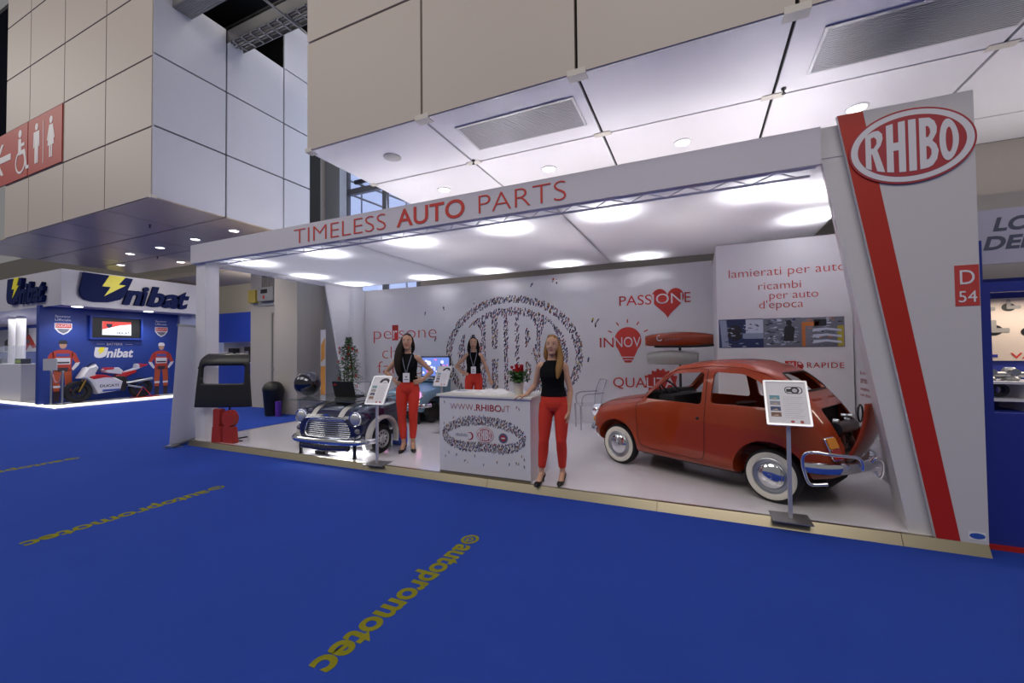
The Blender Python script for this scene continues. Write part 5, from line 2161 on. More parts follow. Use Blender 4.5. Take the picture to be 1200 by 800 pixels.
# magazines and leaflets
for k, (x, y, a, w, d, h, lab) in enumerate(((-2.84, 4.78, 12, .30, .22, .012, 'low pile of white leaflets at the left end of the counter top'), (-2.43, 4.74, -6, .40, .28, .02, 'open white magazine with curved pages on the middle of the counter'),
                                             (-2.09, 4.86, 4, .22, .18, .008, 'printed leaflet lying flat between the open magazine and the flower pot'))):
    b = MB()
    Mz = Matrix.Translation((x, y, ztop)) @ Matrix.Rotation(math.radians(a), 4, 'Z')
    if k == 1:
        prof = [(-w / 2, .002), (-w * .32, .035), (-w * .14, .042), (0, .012), (w * .14, .046), (w * .32, .036), (w / 2, .002)]
        pr_ = [(p.x, p.y) for p in catmull([(u, v, 0) for u, v in prof], 5)]
        out = pr_ + [(w / 2, 0), (-w / 2, 0)]
        b.prism(out, Mz @ frame((0, d / 2, 0), (1, 0, 0), (0, 0, 1)), d)
    else:
        b.box(-w / 2, w / 2, -d / 2, d / 2, 0, h, 0, Mz)
        b.box(-w * .35, w * .1, -d * .3, d * .25, h, h + .0006, 1, Mz)
    tag(b.build('magazine' if k == 1 else 'leaflet', [M_PAPER, mat('leaflet_print', '#8f9ab8', 0.5)], smooth=30), lab, 'magazine' if k == 1 else 'leaflet', 'papers on the counter')


def leaf(b, p, d, L, w, mi=0, droop=.3):
    d = V(d).normalized()
    s = d.cross(V((0, 0, 1)))
    if s.length < .1:
        s = V((1, 0, 0))
    s.normalize()
    up_ = s.cross(d)
    p = V(p)
    a, m, e = p, p + d * L * .5 + up_ * L * .08, p + d * L - up_ * L * droop * .3
    vs = [b.bm.verts.new(q) for q in (a, p + d * L * .3 + s * w * .45, m + s * w * .5, e, m - s * w * .5, p + d * L * .3 - s * w * .45, m + up_ * L * .04)]
    for q in ((0, 1, 6), (1, 2, 6), (2, 3, 6), (3, 4, 6), (4, 5, 6), (5, 0, 6)):
        f = b.bm.faces.new([vs[i] for i in q])
        f.material_index = mi


M_LEAF = mat('leaf_green', '#3f6b2a', 0.5, noise=(30, .35))
M_LEAFD = mat('leaf_dark_green', '#2c4d22', 0.5)
M_PETAL = mat('petal_red', '#c5152a', 0.5)
t = thing('flower_pot', 'pale pot of red cyclamen flowers on the counter beside the blonde woman', 'potted flower', (-1.975, 4.60, ztop))
b = MB()
b.lathe([(0, 0), (.046, 0), (.064, .135), (.067, .14), (.067, .15), (.060, .15), (.058, .13), (0, .125)], None, 28)
b.build('pot', mat('pot_cream', '#cdc8bc', 0.5), t, smooth=40, recalc=True)
rg = random.Random(5)
b = MB()
for k in range(120):
    a, e = rg.uniform(0, 2 * PI), rg.uniform(-.1, .9)
    r = rg.uniform(.02, .10)
    leaf(b, (r * math.cos(a), r * math.sin(a), .16 + rg.uniform(0, .11)), (math.cos(a), math.sin(a), e), rg.uniform(.05, .085), rg.uniform(.045, .065), rg.choice((0, 0, 1)))
b.build('leaves', [M_LEAF, M_LEAFD], t)
b = MB()
for k in range(16):
    a, r = rg.uniform(0, 2 * PI), rg.uniform(0, .075)
    x, y, z = r * math.cos(a) - .02, r * math.sin(a), .27 + rg.uniform(0, .06)
    for j in range(6):
        aa = j * PI / 3 + k
        leaf(b, (x, y, z), (math.cos(aa) * .6, math.sin(aa) * .6, 1), .05, .036, 0, -.3)
b.build('flowers', M_PETAL, t)
b = MB()
for k in range(12):
    a = 2 * PI * k / 12
    b.tube([(.01 * math.cos(a), .01 * math.sin(a), .12), (.03 * math.cos(a), .03 * math.sin(a), .2), (.05 * math.cos(a + .3) - .02, .05 * math.sin(a + .3), .29)], .003, 5)
b.build('stems', M_LEAFD, t)

# tall flowering plant in the back left corner
t = thing('flowering_plant', 'tall climbing green plant with red flowers in the back corner beside the laptop', 'plant', (-7.5, 7.35, PZ))
b = MB()
b.lathe([(0, 0), (.15, 0), (.20, .42), (.22, .45), (.20, .45), (.18, .40), (0, .40)], None, 28)
b.build('pot', M_WHITE, t, smooth=40, recalc=True)
b = MB()
for k in range(5):
    a = 2 * PI * k / 5
    b.tube([(.06 * math.cos(a), .06 * math.sin(a), .38), (.10 * math.cos(a), .10 * math.sin(a), 1.0), (.02 * math.cos(a), .02 * math.sin(a), 1.75)], .008, 6)
b.build('stem', mat('stem_brown', '#5a4a2c', 0.7), t)
b = MB()
for k in range(1500):
    z = .45 + 1.42 * (rg.random() ** 1.05)
    R = (.27 - .07 * (z - .5)) * (1.0 if z < 1.5 else max(.08, (1.95 - z) / .45)) * (.8 + .4 * math.sin(z * 9) ** 2)
    a, r = rg.uniform(0, 2 * PI), R * math.sqrt(rg.random())
    leaf(b, (r * math.cos(a), r * math.sin(a), z), (math.cos(a), math.sin(a), rg.uniform(-.4, .7)), rg.uniform(.05, .09), rg.uniform(.03, .05), rg.choice((0, 0, 1)))
b.build('foliage', [M_LEAF, M_LEAFD], t)
for (x, y, z) in ((-.24, -.05, 1.62), (-.27, -.02, 1.52), (-.30, -.03, 1.30), (.12, -.12, 1.63), (.20, -.08, 1.60), (.14, -.15, 1.48), (.18, -.13, 1.18), (.30, -.05, 1.55), (-.25, -.06, .92), (-.18, -.12, .90), (.28, -.06, .98), (.0, -.18, 1.38), (.29, -.04, .74)):
    b = MB()
    for j in range(7):
        aa = j * 2 * PI / 7
        leaf(b, (x, y, z), (math.cos(aa), -.4, math.sin(aa)), .05, .035, 0, -.3)
    b.tube([(x * .5, y * .5, z - .05), (x, y, z)], .003, 5, mi=1)
    b.build('flower', [M_PETAL, M_LEAFD], t)


# ------------------------------------------------------------------ information stands
def info_stand(label, x, y, rz, w, h, zc, thumbs, art):
    t = thing('info_stand', label, 'info stand', (x, y, PZ), rz, 'information stands')
    b = MB()
    b.box(-.15, .15, -.11, .15, 0, .008)
    b.build('base_plate', mat('stand_base_steel', '#9b999c', 0.35, 0.7), t)
    b = MB()
    b.box(-.016, .016, .0, .03, .008, zc - h * .38)
    b.build('pole', mat('stand_pole_silver', '#c8c8cc', 0.35, 0.6), t, bevel=.003)
    tl = math.radians(30)
    F = frame((0, -.055, zc - h * .44), (1, 0, 0), (0, math.sin(tl), math.cos(tl)))
    b = MB()
    b.prism(rrect(-w / 2, w / 2, 0, h, .012), F @ Matrix.Translation((0, 0, -.012)), .012)
    pn = b.build('panel', mat('panel_white', '#e2e0e6', 0.4), t)
    b = MB()
    b.ring(rrect(-w / 2, w / 2, 0, h, .012), rrect(-w / 2 + .018, w / 2 - .018, .018, h - .018, .006), F, .007)
    b.build('snap_frame', mat('frame_silver', '#cfd0d6', 0.3, 0.5), pn)
    b = MB()
    for k, c in enumerate(thumbs):
        z0 = h * (.56 - k * .125)
        b.prism([(-w * .38, z0), (-w * .15, z0), (-w * .15, z0 + h * .095), (-w * .38, z0 + h * .095)], F @ Matrix.Translation((0, 0, .0005)), .0005, k)
        b.prism([(-w * .36, z0 + .006), (-w * .2, z0 + .006), (-w * .24, z0 + h * .05)], F @ Matrix.Translation((0, 0, .001)), .0005, 5)
    art_o = art
    if art_o == 'arch':
        o_ = [(w * .2 + .085 * math.cos(math.radians(a)), h * .76 + .07 * math.sin(math.radians(a))) for a in range(0, 181, 12)]
        i_ = [(w * .2 + .045 * math.cos(math.radians(a)), h * .76 + .035 * math.sin(math.radians(a))) for a in range(180, -1, -12)]
        b.prism(o_ + i_, F @ Matrix.Translation((0, 0, .0005)), .0005, 4)
        b.prism(rrect(w * .12, w * .30, h * .75, h * .78, .004), F @ Matrix.Translation((0, 0, .001)), .0005, 6)
    else:
        b.ring(rrect(-w * .02, w * .38, h * .70, h * .86, .03, 6), rrect(0, w * .36, h * .715, h * .845, .025, 6), F @ Matrix.Translation((0, 0, .0005)), .0005, 4)
        b.prism(ell(w * .21, h * .78, .035, .034, 20), F @ Matrix.Translation((0, 0, .0005)), .0005, 4)
        b.prism(ell(w * .21, h * .775, .02, .02, 16), F @ Matrix.Translation((0, 0, .001)), .0005, 6)
        b.prism(rrect(w * .02, w * .12, h * .74, h * .81, .004), F @ Matrix.Translation((0, 0, .0005)), .0005, 4)
    for k in range(11):
        z0 = h * (.62 - k * .045)
        b.prism([(-w * .08, z0), (w * (.36 - .04 * (k % 3)), z0), (w * (.36 - .04 * (k % 3)), z0 + .003), (-w * .08, z0 + .003)], F @ Matrix.Translation((0, 0, .0005)), .0005, 6)
    b.prism(ell(w * .08, h * .09, .016, .012, 18), F @ Matrix.Translation((0, 0, .0005)), .0005, 7)
    b.prism(ell(w * .28, h * .09, .014, .014, 18), F @ Matrix.Translation((0, 0, .0005)), .0005, 7)
    cols = [mat('thumb_' + c, c_, .5) for c, c_ in (('teal', '#5f9aa8'), ('grey', '#8d8d98'), ('blue', '#33406e'), ('brown', '#7a5548'), ('ink', '#26262e'), ('sand', '#c0a890'), ('line', '#b9b6c2'), ('red', '#b04a50'))]
    b.build('printed_sheet', cols, pn)
    return t


info_stand('white information stand on a pole in front of the orange red car', .725, 4.40, 0, .345, .44, 1.03, 'abcd', 'car')
info_stand('white information stand on a pole in front of the dark blue desk', -4.02, 4.43, math.radians(6), .30, .43, 1.00, 'abcd', 'arch')
info_stand('white information stand between the light blue counter and the white front counter', -4.42, 6.6, math.radians(5), .30, .42, 1.06, 'abcd', 'arch')


# ------------------------------------------------------------------ clear chairs
M_CHAIR = mat('clear_chair_plastic', '#d8dae8', 0.06, alpha=0.15)
M_CHAIRE = mat('clear_chair_edge', '#a9aabe', 0.08, alpha=0.35)


def ghost_chair(label, x, y, rz):
    t = thing('clear_armchair', label, 'chair', (x, y, PZ), rz, 'clear plastic chairs')
    b = MB()
    b.prism(rrect(-.22, .22, -.22, .22, .05), Matrix.Translation((0, 0, .455)), .018)
    b.build('seat', M_CHAIR, t)
    b = MB()
    rows = []
    for i in range(9):
        v = i / 8
        rows.append([V((u * (.20 + .02 * math.sin(PI * v)), .20 + .12 * v * v + .02 * (1 - u * u), .47 + .47 * v)) for u in [-1 + 2 * j / 8 for j in range(9)]])
    b.loft(rows, caps=False, closed=False)
    bo = b.build('backrest', M_CHAIR, t, smooth=60)
    md = bo.modifiers.new('thick', 'SOLIDIFY')
    md.thickness = .012
    b = MB()
    rim_ = [r[0] for r in rows] + rows[-1][1:-1] + [r[-1] for r in rows[::-1]]
    b.tube(rim_, .008, 6)
    b.build('back_rim', M_CHAIRE, t, smooth=60)
    for sx in (-1, 1):
        b = MB()
        b.tube([(.2 * sx, -.19, 0), (.205 * sx, -.20, .46)], [.014, .020], 8)
        b.build('leg', M_CHAIRE, t, smooth=60)
        b = MB()
        b.tube([(.2 * sx, .24, 0), (.2 * sx, .20, .46)], [.014, .020], 8)
        b.build('leg', M_CHAIRE, t, smooth=60)
        b = MB()
        b.tube(catmull([(.205 * sx, -.17, .46), (.235 * sx, -.17, .62), (.245 * sx, -.08, .68), (.235 * sx, .12, .69), (.205 * sx, .255, .70)], 4), .013, 8)
        b.build('armrest', M_CHAIRE, t, smooth=60)
    return t


ghost_chair('clear plastic armchair by the back wall between the blonde woman and the red car', -1.98, 8.02, math.radians(-60))
ghost_chair('clear plastic armchair behind the glass topped dark blue desk', -5.95, 5.95, math.radians(20))

# ------------------------------------------------------------------ dashboards on a stand
t = thing('dashboard_stand', 'black pole stand holding two car dashboards behind the orange red car', 'display stand', (-.29, 7.89, PZ))
b = MB()
b.cyl((0, 0, 0), (0, 0, 1.62), .022, seg=14)
b.build('pole', M_BLACK, t, smooth=40)
b = MB()
b.lathe([(0, 0), (.2, 0), (.2, .012), (.03, .02), (0, .02)], None, 28)
b.build('base', M_BLACK, t, smooth=40, recalc=True)


def dash_shell(name, label, z, m, x0, x1, red):
    t = thing(name, label, 'dashboard', (-.29, 7.70, z), math.radians(-3), 'car dashboards')
    b = MB()
    rows = []
    n = 24
    for i in range(n + 1):
        u = i / n
        x = x0 + (x1 - x0) * u
        k = abs(2 * u - 1)
        top = .155 - .05 * k ** 2.2
        bot = -.07 - .02 * (1 - k ** 4)
        yb = -.10 * (1 - k * k)
        sect = [(yb + .14, top - .02), (yb + .06, top), (yb - .01, top - .012), (yb - .045, top * .6), (yb - .035, bot + .03), (yb - .01, bot), (yb + .01, bot)]
        rows.append([V((x, yy, zz)) for yy, zz in sect])
    b.loft(rows, caps=False, closed=False)
    o = b.build('shell', m, t, smooth=50)
    md = o.modifiers.new('thick', 'SOLIDIFY')
    md.thickness = .006
    b = MB()
    b.box(-.02, .02, -.06, .166, -.085, -.06)
    b.build('bracket', M_BLACK, t)
    if red:
        b = MB()
        b.tube([(x0 + (x1 - x0) * i / 20 , -.10 * (1 - abs(i / 10 - 1) ** 2) - .02, -.075 - .02 * (1 - abs(i / 10 - 1) ** 4)) for i in range(3, 21)], .020, 8)
        b.build('lower_trim', M_BLACK, t, smooth=60)
        b = MB()
        b.prism(rrect(-.10, .0, .055, .098, .008), frame((0, -.152, 0), (1, 0, 0), (0, .35, 1)), .006)
        sl = b.build('radio_slot', M_STEEL, t)
        b = MB()
        b.prism(rrect(-.09, -.01, .062, .090, .006), frame((0, -.159, 0), (1, 0, 0), (0, .35, 1)), .004)
        b.build('slot_opening', M_DARKIN, sl)
        b = MB()
        b.lathe([(.05, 0), (.05, .05), (.038, .05), (.034, .02), (0, .02)], frame((-.31, -.065, .045), (1, 0, 0), (0, .2, 1)), 24)
        b.build('gauge_cowl', M_STEEL, t, smooth=40, recalc=True)
        for k in range(6):
            b = MB()
            b.cyl((-.20 + .045 * k, -.12, .02 + .004 * k), (-.20 + .045 * k, -.155, .02 + .004 * k), .008, seg=10)
            b.build('switch_knob', M_CHROME, t, smooth=40)
    return t


dash_shell('car_dashboard', 'orange red car dashboard with black lower trim, upper one on the pole stand', PZ + 1.66, M_PAINT, -.56, .53, True)
dash_shell('bare_dashboard', 'bare grey metal dashboard shell, lower one on the pole stand', PZ + 1.345, mat('bare_metal_dash', '#b5b5b0', 0.4, 0.4), -.54, .30, False)

# ------------------------------------------------------------------ tailgate on a stand and red letters
t = thing('tailgate_stand', 'thin black pole stand on a three-legged foot carrying the black tailgate', 'display stand', (-7.515, 4.64, PZ))
b = MB()
b.cyl((0, 0, 0), (0, 0, .94), .014, seg=12)
b.build('pole', M_BLACK, t, smooth=40)
for a in (6, 160, 85):
    b = MB()
    c, s = math.cos(math.radians(a)), math.sin(math.radians(a))
    b.tube([(0, 0, .03), (.05 * c, .05 * s, .014), (.30 * c, .30 * s, .012)], .011, 8)
    b.build('foot_bar', M_BLACK, t, smooth=40)
t = thing('car_tailgate', 'black bare car tailgate with window opening held up on a thin pole', 'car part', (-7.515, 4.545, PZ), math.radians(25))
M_GATE = mat('black_primer', '#18181b', 0.45, coat=0.2)


def gate_y(x, z):
    v = (z - .60) / .9
    return .05 * max(0, v) ** 1.5 + .11 * max(0, (v - .80) / .20) ** 2 - .05 * (1 - (x / .48) ** 2)


b = MB()
NX, NZ = 40, 36
grid = {}
hole = rrect(-.365, .365, .99, 1.325, .06, 5)
for i in range(NX + 1):
    for j in range(NZ + 1):
        v = j / NZ
        z = .60 + .90 * v
        hw = .485 - .075 * v if v < .88 else (.485 - .075 * v) * math.sqrt(max(.0, 1 - ((v - .88) / .12) ** 2 * .28))
        x = (-1 + 2 * i / NX) * hw
        grid[i, j] = (x, z)
V_ = {k: b.bm.verts.new((x, gate_y(x, z), z)) for k, (x, z) in grid.items()}
for i in range(NX):
    for j in range(NZ):
        cx = sum(grid[i + a, j + c][0] for a in (0, 1) for c in (0, 1)) / 4
        cz = sum(grid[i + a, j + c][1] for a in (0, 1) for c in (0, 1)) / 4
        if not inside((cx, cz), hole):
            b.bm.faces.new((V_[i, j], V_[i + 1, j], V_[i + 1, j + 1], V_[i, j + 1]))
bmesh.ops.delete(b.bm, geom=[v for v in b.bm.verts if not v.link_faces], context='VERTS')
o = b.build('panel', M_GATE, t, smooth=50)
md = o.modifiers.new('thick', 'SOLIDIFY')
md.thickness = .03
md.offset = 1
b = MB()
b.tube([(x, gate_y(x, z) - .006, z) for x, z in dens(hole, 2, True)], .014, 8, closed=True)
b.build('window_lip', M_GATE, t, smooth=60)
b = MB()
b.tube([(x, gate_y(x, 1.38) - .012, 1.385) for x in (-.38, -.2, 0, .2, .38)], .014, 8)
b.build('upper_crease', M_GATE, t, smooth=60)
for zz in (.85, 1.28):
    b = MB()
    b.box(-.485 + .075 * (zz - .6) / .9 - .025, -.46 + .075 * (zz - .6) / .9, .0, .05, zz - .02, zz + .02)
    b.build('hinge_lug', M_GATE, t, bevel=.006)
b = MB()
b.cyl((.0, -.02, .84), (.0, -.045, .84), .012, seg=12)
b.build('lock_barrel', M_DARKIN, t)
t = thing('red_sculpture', 'small dull red sculpture of four stacked blocks on the stage floor below the black tailgate', 'sculpture', (-7.45, 4.515, PZ), math.radians(6))
M_SCULPT = mat('sculpture_red', '#a82c24', 0.55)
SL = .10
F = front_frame(0, SL / 2, 0)
for pts in ([(-.25, 0), (-.02, 0), (-.045, .275), (-.225, .275)], [(.02, 0), (.27, 0), (.24, .275), (.03, .275)],
            [(-.215, .276), (-.06, .276), (-.05, .57), (-.205, .57)]):
    b = MB()
    b.prism(round_poly(pts, .02), F, SL)
    b.build('block', M_SCULPT, t, bevel=.006)
b = MB()
b.prism(ell(.135, .276 + .14, .135, .14, 40), F, SL)
b.build('disc_block', M_SCULPT, t, smooth=35)

# roll-up banner seen from its edge, left of the stand
t = thing('rollup_banner', 'pale leaning roll-up banner seen from the side, left of the white front post', 'banner', (-8.42, 4.42, 0), math.radians(118))
b = MB()
b.prism([(-.38, -.06), (.38, -.06), (.38, .06), (-.38, .06)], None, .05)
b.build('base', M_STEEL, t, bevel=.01)
b = MB()
for s in (-.28, .28):
    b.box(s - .02, s + .02, -.16, .16, 0, .012)
b.build('foot', M_STEEL, t)
b = MB()
b.prism([(-.37, .05), (.37, .05), (.36, 2.1), (-.36, 2.1)], frame((0, 0, 0), (1, 0, 0), (0, -.06, 1)), .004)
b.build('screen', mat('banner_back', '#dfe0e6', 0.6), t)
b = MB()
b.cyl((0, .03, .05), (0, -.10, 2.1), .011, seg=10)
b.build('support_pole', M_STEEL, t, smooth=40)
b = MB()
b.box(-.37, .37, -.14, -.115, 2.08, 2.12)
b.build('top_rail', M_STEEL, t)
# ------------------------------------------------------------------ the stand with the racing motorcycle, far left
M_UBLUE = mat('deep_blue_wall', '#1d3a8c', 0.5)
M_UNAVY = mat('navy_letters', '#0d1b4e', 0.7, spec=0.2)
M_BOLT = mat('bolt_yellow', '#f2e21a', 0.4)
M_UWHITE = mat('pale_fascia', '#c9c6cc', 0.5)
b = MB()
b.box(-38, -17.6, 5.78, 9.4, 0, .1)
struct(b, 'floor_far_stand', M_WHITE)
b = MB()
b.box(-17.6, -17.56, 5.74, 9.4, .03, .1)
b.box(-38, -17.56, 5.74, 5.78, .03, .1)
struct(b, 'trim_lit_edge', mat('lit_edge_strip', '#fff4d8', .5, emit=(1, .93, .72, 1), estr=2.2))
b = MB()
b.box(-18.6, -18.4, 5.68, 9.4, .1, 3.15)
uw = struct(b, 'wall_blue_display', M_UBLUE)
b = MB()
b.box(-17.25, -17.2, 5.75, 9.95, 3.1, 4.18)
b.box(-38, -17.25, 5.75, 5.80, 3.1, 4.18)
b.box(-38, -17.25, 5.8, 9.95, 3.12, 3.2)
uf = struct(b, 'wall_far_fascia', M_UWHITE)


def bolt(F, x, z, w, h, d):
    return [(x + u * w, z + v * h) for u, v in ((.38, 1), (1.0, 1), (.72, .60), (1.0, .60), (.18, 0), (.42, .45), (.10, .45))], F, d


def big_logo(parent, F, w, h, depth, m, bl):
    """U with a lightning bolt, then slanted n i b a t, as raised letters."""
    b = MB()
    out = [(.02, 1.0), (.16, 1.0), (.105, .42), (.12, .30), (.17, .26), (.21, .32), (.235, .42), (.29, .97), (.39, .97), (.33, .34), (.29, .14), (.20, .02), (.10, .0), (.03, .06), (.0, .20), (-.005, .36)]
    fill = [(.02, 1.0), (.39, .97), (.33, .34), (.29, .14), (.20, .02), (.10, .0), (.03, .06), (.0, .20), (-.005, .36)]
    b.prism([(x * w, z * h) for x, z in fill], F, depth)
    b.build('raised_letter', m, parent)
    xs = .31
    for ch, cw in (('n', .155), ('i', .075), ('b', .155), ('a', .155), ('t', .115)):
        b = MB()
        b.text(ch, F @ Matrix.Translation((xs * w, .02 * h, 0)), width=cw * w * 1.12, cap=h * .74, depth=depth, bold=.038, shear=.25)
        b.build('raised_letter', m, parent)
        xs += cw * .86
    b = MB()
    p, F_, d_ = bolt(F, .13 * w, .22 * h, .20 * w, .78 * h, .01)
    b.prism(p, F @ Matrix.Translation((0, 0, depth)), .012)
    b.build('bolt_mark', bl, parent)


big_logo(uf, frame((-17.199, 6.14, 3.26), (0, 1, 0), (0, 0, 1)), 3.28, .88, .10, M_UNAVY, M_BOLT)
big_logo(uf, frame((-20.75, 5.749, 3.27), (1, 0, 0), (0, 0, 1)), 2.95, .84, .10, M_UNAVY, M_BOLT)
# wording and emblems printed on the blue wall
FU = lambda y, z, x=-18.398: frame((x, y, z), (0, 1, 0), (0, 0, 1))
b = MB()
b.text('BATTERIE', FU(7.28, 1.93), width=.42, cap=.075, depth=.002)
b.box(-18.4, -18.397, 7.02, 7.22, 1.96, 1.97)
b.box(-18.4, -18.397, 7.78, 7.98, 1.96, 1.97)
b.text('nibat', FU(7.27, 1.52), width=.74, cap=.30, depth=.002, bold=.03, shear=.22)
b.prism([(x * 1.06 + 6.96, z * .36 + 1.50) for x, z in ((.02, 1.0), (.34, .97), (.30, .34), (.26, .14), (.18, .02), (.10, .0), (.03, .06), (.0, .20), (-.005, .36))], FU(0, 0), .002)
for y in (6.02, 8.66):
    b.text('Sponsor', FU(y, 2.80), width=.36, cap=.075, depth=.002)
    b.text('Ufficiale', FU(y, 2.69), width=.36, cap=.075, depth=.002)
    b.prism([(y - .01, 2.62), (y + .39, 2.62), (y + .39, 2.45), (y + .30, 2.32), (y + .19, 2.25), (y + .08, 2.32), (y - .01, 2.45)], FU(0, 0), .002)
b.build('white_print', M_WALLW, uw)
b = MB()
for y in (6.02, 8.66):
    b.prism([(y + .01, 2.60), (y + .37, 2.60), (y + .37, 2.47), (y + .01, 2.47)], FU(0, 0, -18.395), .002, 0)
    b.prism([(y + .04, 2.44), (y + .34, 2.44), (y + .28, 2.35), (y + .19, 2.29), (y + .10, 2.35)], FU(0, 0, -18.395), .002, 1)
p, F_, d_ = bolt(None, 7.02, 1.60, .22, .26, .01)
b.prism(p, FU(0, 0, -18.395), .002, 2)
for y in (6.04, 8.68):
    b.text('DUCATI', FU(y, 2.505, -18.3925), width=.32, cap=.07, depth=.002, bold=.01, mi=3)
b.build('emblem_print', [M_RED, M_GREYPRINT, M_BOLT, M_WALLW], uw)
# riders printed life-size on the wall
for y0, zb, h, helmet in ((6.21, .14, 2.02, '#2a2a30'), (8.86, .10, 2.02, '#d8d4d8')):
    b = MB()
    s = h / 2.0
    P = lambda pts, mi, k=0: b.prism([(y0 + u * s, zb + v * s) for u, v in pts], FU(0, 0, -18.3985 + .001 * k), .001, mi)
    for sd in (-1, 1):
        P([(sd * .02, .98), (sd * .20, .98), (sd * .22, .55), (sd * .20, .30), (sd * .07, .30), (sd * .06, .55)], 1)
        P([(sd * .06, .32), (sd * .21, .32), (sd * .20, .04), (sd * .24, .0), (sd * .05, .0), (sd * .07, .04)], 2)
        P([(sd * .05, .50), (sd * .21, .50), (sd * .21, .43), (sd * .05, .43)], 3, 1)
        P([(sd * .21, 1.56), (sd * .29, 1.50), (sd * .40, 1.20), (sd * .24, .96), (sd * .18, 1.0), (sd * .29, 1.2), (sd * .20, 1.40)], 0)
        P([(sd * .40, 1.22), (sd * .36, 1.12), (sd * .24, .96), (sd * .20, 1.02), (sd * .29, 1.2)], 3, 1)
    P([(-.24, 1.56), (-.10, 1.62), (.10, 1.62), (.24, 1.56), (.20, 1.2), (.19, .95), (-.19, .95), (-.20, 1.2)], 0)
    P([(-.17, 1.36), (.17, 1.36), (.17, 1.16), (-.17, 1.16)], 3, 2)
    P([(-.15, 1.50), (.15, 1.50), (.15, 1.41), (-.15, 1.41)], 4, 2)
    P([(-.15, 1.24), (.15, 1.24), (.15, 1.19), (-.15, 1.19)], 2, 3)
    P([(-.13, 1.06), (.13, 1.06), (.10, .93), (-.10, .93)], 2, 2)
    P(ell(0, 1.77, .085, .12, 20), 5)
    P([(-.10, 1.80), (.10, 1.80), (.095, 1.88), (.05, 1.92), (-.05, 1.92), (-.095, 1.88)], 6, 1)
    b.build('rider_print', [mat('suit_red', '#b53a2a', .5), mat('suit_orange_red', '#b5502c', .5), mat('boot_dark', '#3a2a34', .5), mat('suit_white', '#d8d6de', .5), mat('suit_violet', '#4c4f9a', .5), mat('print_skin', '#b98c74', .5), mat('cap_' + helmet[1:], helmet, .5)], uw)

# television in a blue frame
t = thing('wall_television', 'black television showing a red and white emblem on the dark blue wall', 'television', (-18.4, 7.52, 2.16))
b = MB()
F = frame((0, 0, 0), (0, 1, 0), (0, 0, 1))
b.ring([(-.72, -.04), (.72, -.04), (.72, .76), (-.72, .76)], [(-.66, .02), (.66, .02), (.66, .70), (-.66, .70)], F, .12)
b.build('frame', mat('frame_blue', '#1f3f9c', .5), t)
b = MB()
b.box(.0, .04, -.66, .66, .02, .70)
b.build('casing', M_BLACK, t)
b = MB()
b.box(.04, .046, -.38, .40, .12, .58)
sc = b.build('screen', mat('screen_white_lit', '#ffffff', .4, emit=(.9, .93, 1, 1), estr=.9), t)
b = MB()
b.prism([(-.38, .58), (.40, .58), (.40, .50), (.1, .46), (-.38, .30)], F @ Matrix.Translation((0, 0, .047)), .001)
b.build('screen_band', mat('screen_red_lit', '#c02020', .4, emit=(.75, .08, .06, 1), estr=.9), sc)
b = MB()
b.text('DUCATI', frame((.048, .0, .15), (0, 1, 0), (0, 0, 1)), width=.38, cap=.09, depth=.002, bold=.03)
b.prism([(-.28, .50), (-.12, .50), (-.13, .40), (-.20, .35), (-.27, .40)], F @ Matrix.Translation((0, 0, .0485)), .001)
b.build('screen_mark', mat('screen_navy', '#2b2f55', .4), sc)

# racing motorcycle
t = thing('racing_motorcycle', 'red and white racing motorcycle standing before the dark blue wall', 'motorcycle', (-17.98, 7.24, .1), -PI / 2, None, 1.12)
M_MR, M_MW = mat('moto_red', '#c01f16', .3, coat=.6), mat('moto_white', '#dcdadf', .3, coat=.6)
for x in (.74, -.72):
    b = MB()
    b.lathe([(.20, -.07), (.27, -.075), (.30, -.04), (.305, 0), (.30, .04), (.27, .075), (.20, .07)], frame((x, 0, .305), (1, 0, 0), (0, 0, 1)), 36)
    w = b.build('wheel', M_RUBBER, t, smooth=40, recalc=True)
    b = MB()
    A = frame((x, 0, .305), (1, 0, 0), (0, 0, 1))
    b.ring(ell(0, 0, .215, .215, 32), ell(0, 0, .185, .185, 32), A @ Matrix.Translation((0, 0, -.06)), .12)
    for k in range(7):
        a = 2 * PI * k / 7
        b.tube([A @ V((.03 * math.cos(a), .03 * math.sin(a), 0)), A @ V((.19 * math.cos(a + .15), .19 * math.sin(a + .15), 0))], .012, 6)
    b.build('rim', M_DARKIN, w, smooth=30)
    b = MB()
    b.ring(ell(0, 0, .155, .155, 28), ell(0, 0, .09, .09, 28), A @ Matrix.Translation((0, 0, -.085)), .006)
    b.cyl(A @ V((0, 0, -.10)), A @ V((0, 0, .1)), .028, seg=12)
    b.build('brake_disc', mat('disc_dark_grey', '#3a3936', .4, .6), w, smooth=30)


def slab(pts, hw, m, name, taper=.75, parent=None):
    b = MB()
    F = frame((0, 0, 0), (1, 0, 0), (0, 0, 1))
    cx = sum(p[0] for p in pts) / len(pts)
    cz = sum(p[1] for p in pts) / len(pts)
    rings = []
    for y, k in ((-hw, taper), (-hw * .75, .95), (0, 1.0), (hw * .75, .95), (hw, taper)):
        rings.append([V((cx + (p[0] - cx) * k, y, cz + (p[1] - cz) * k)) for p in pts])
    b.loft(rings)
    return b.build(name, m, parent or t, smooth=35, recalc=True)


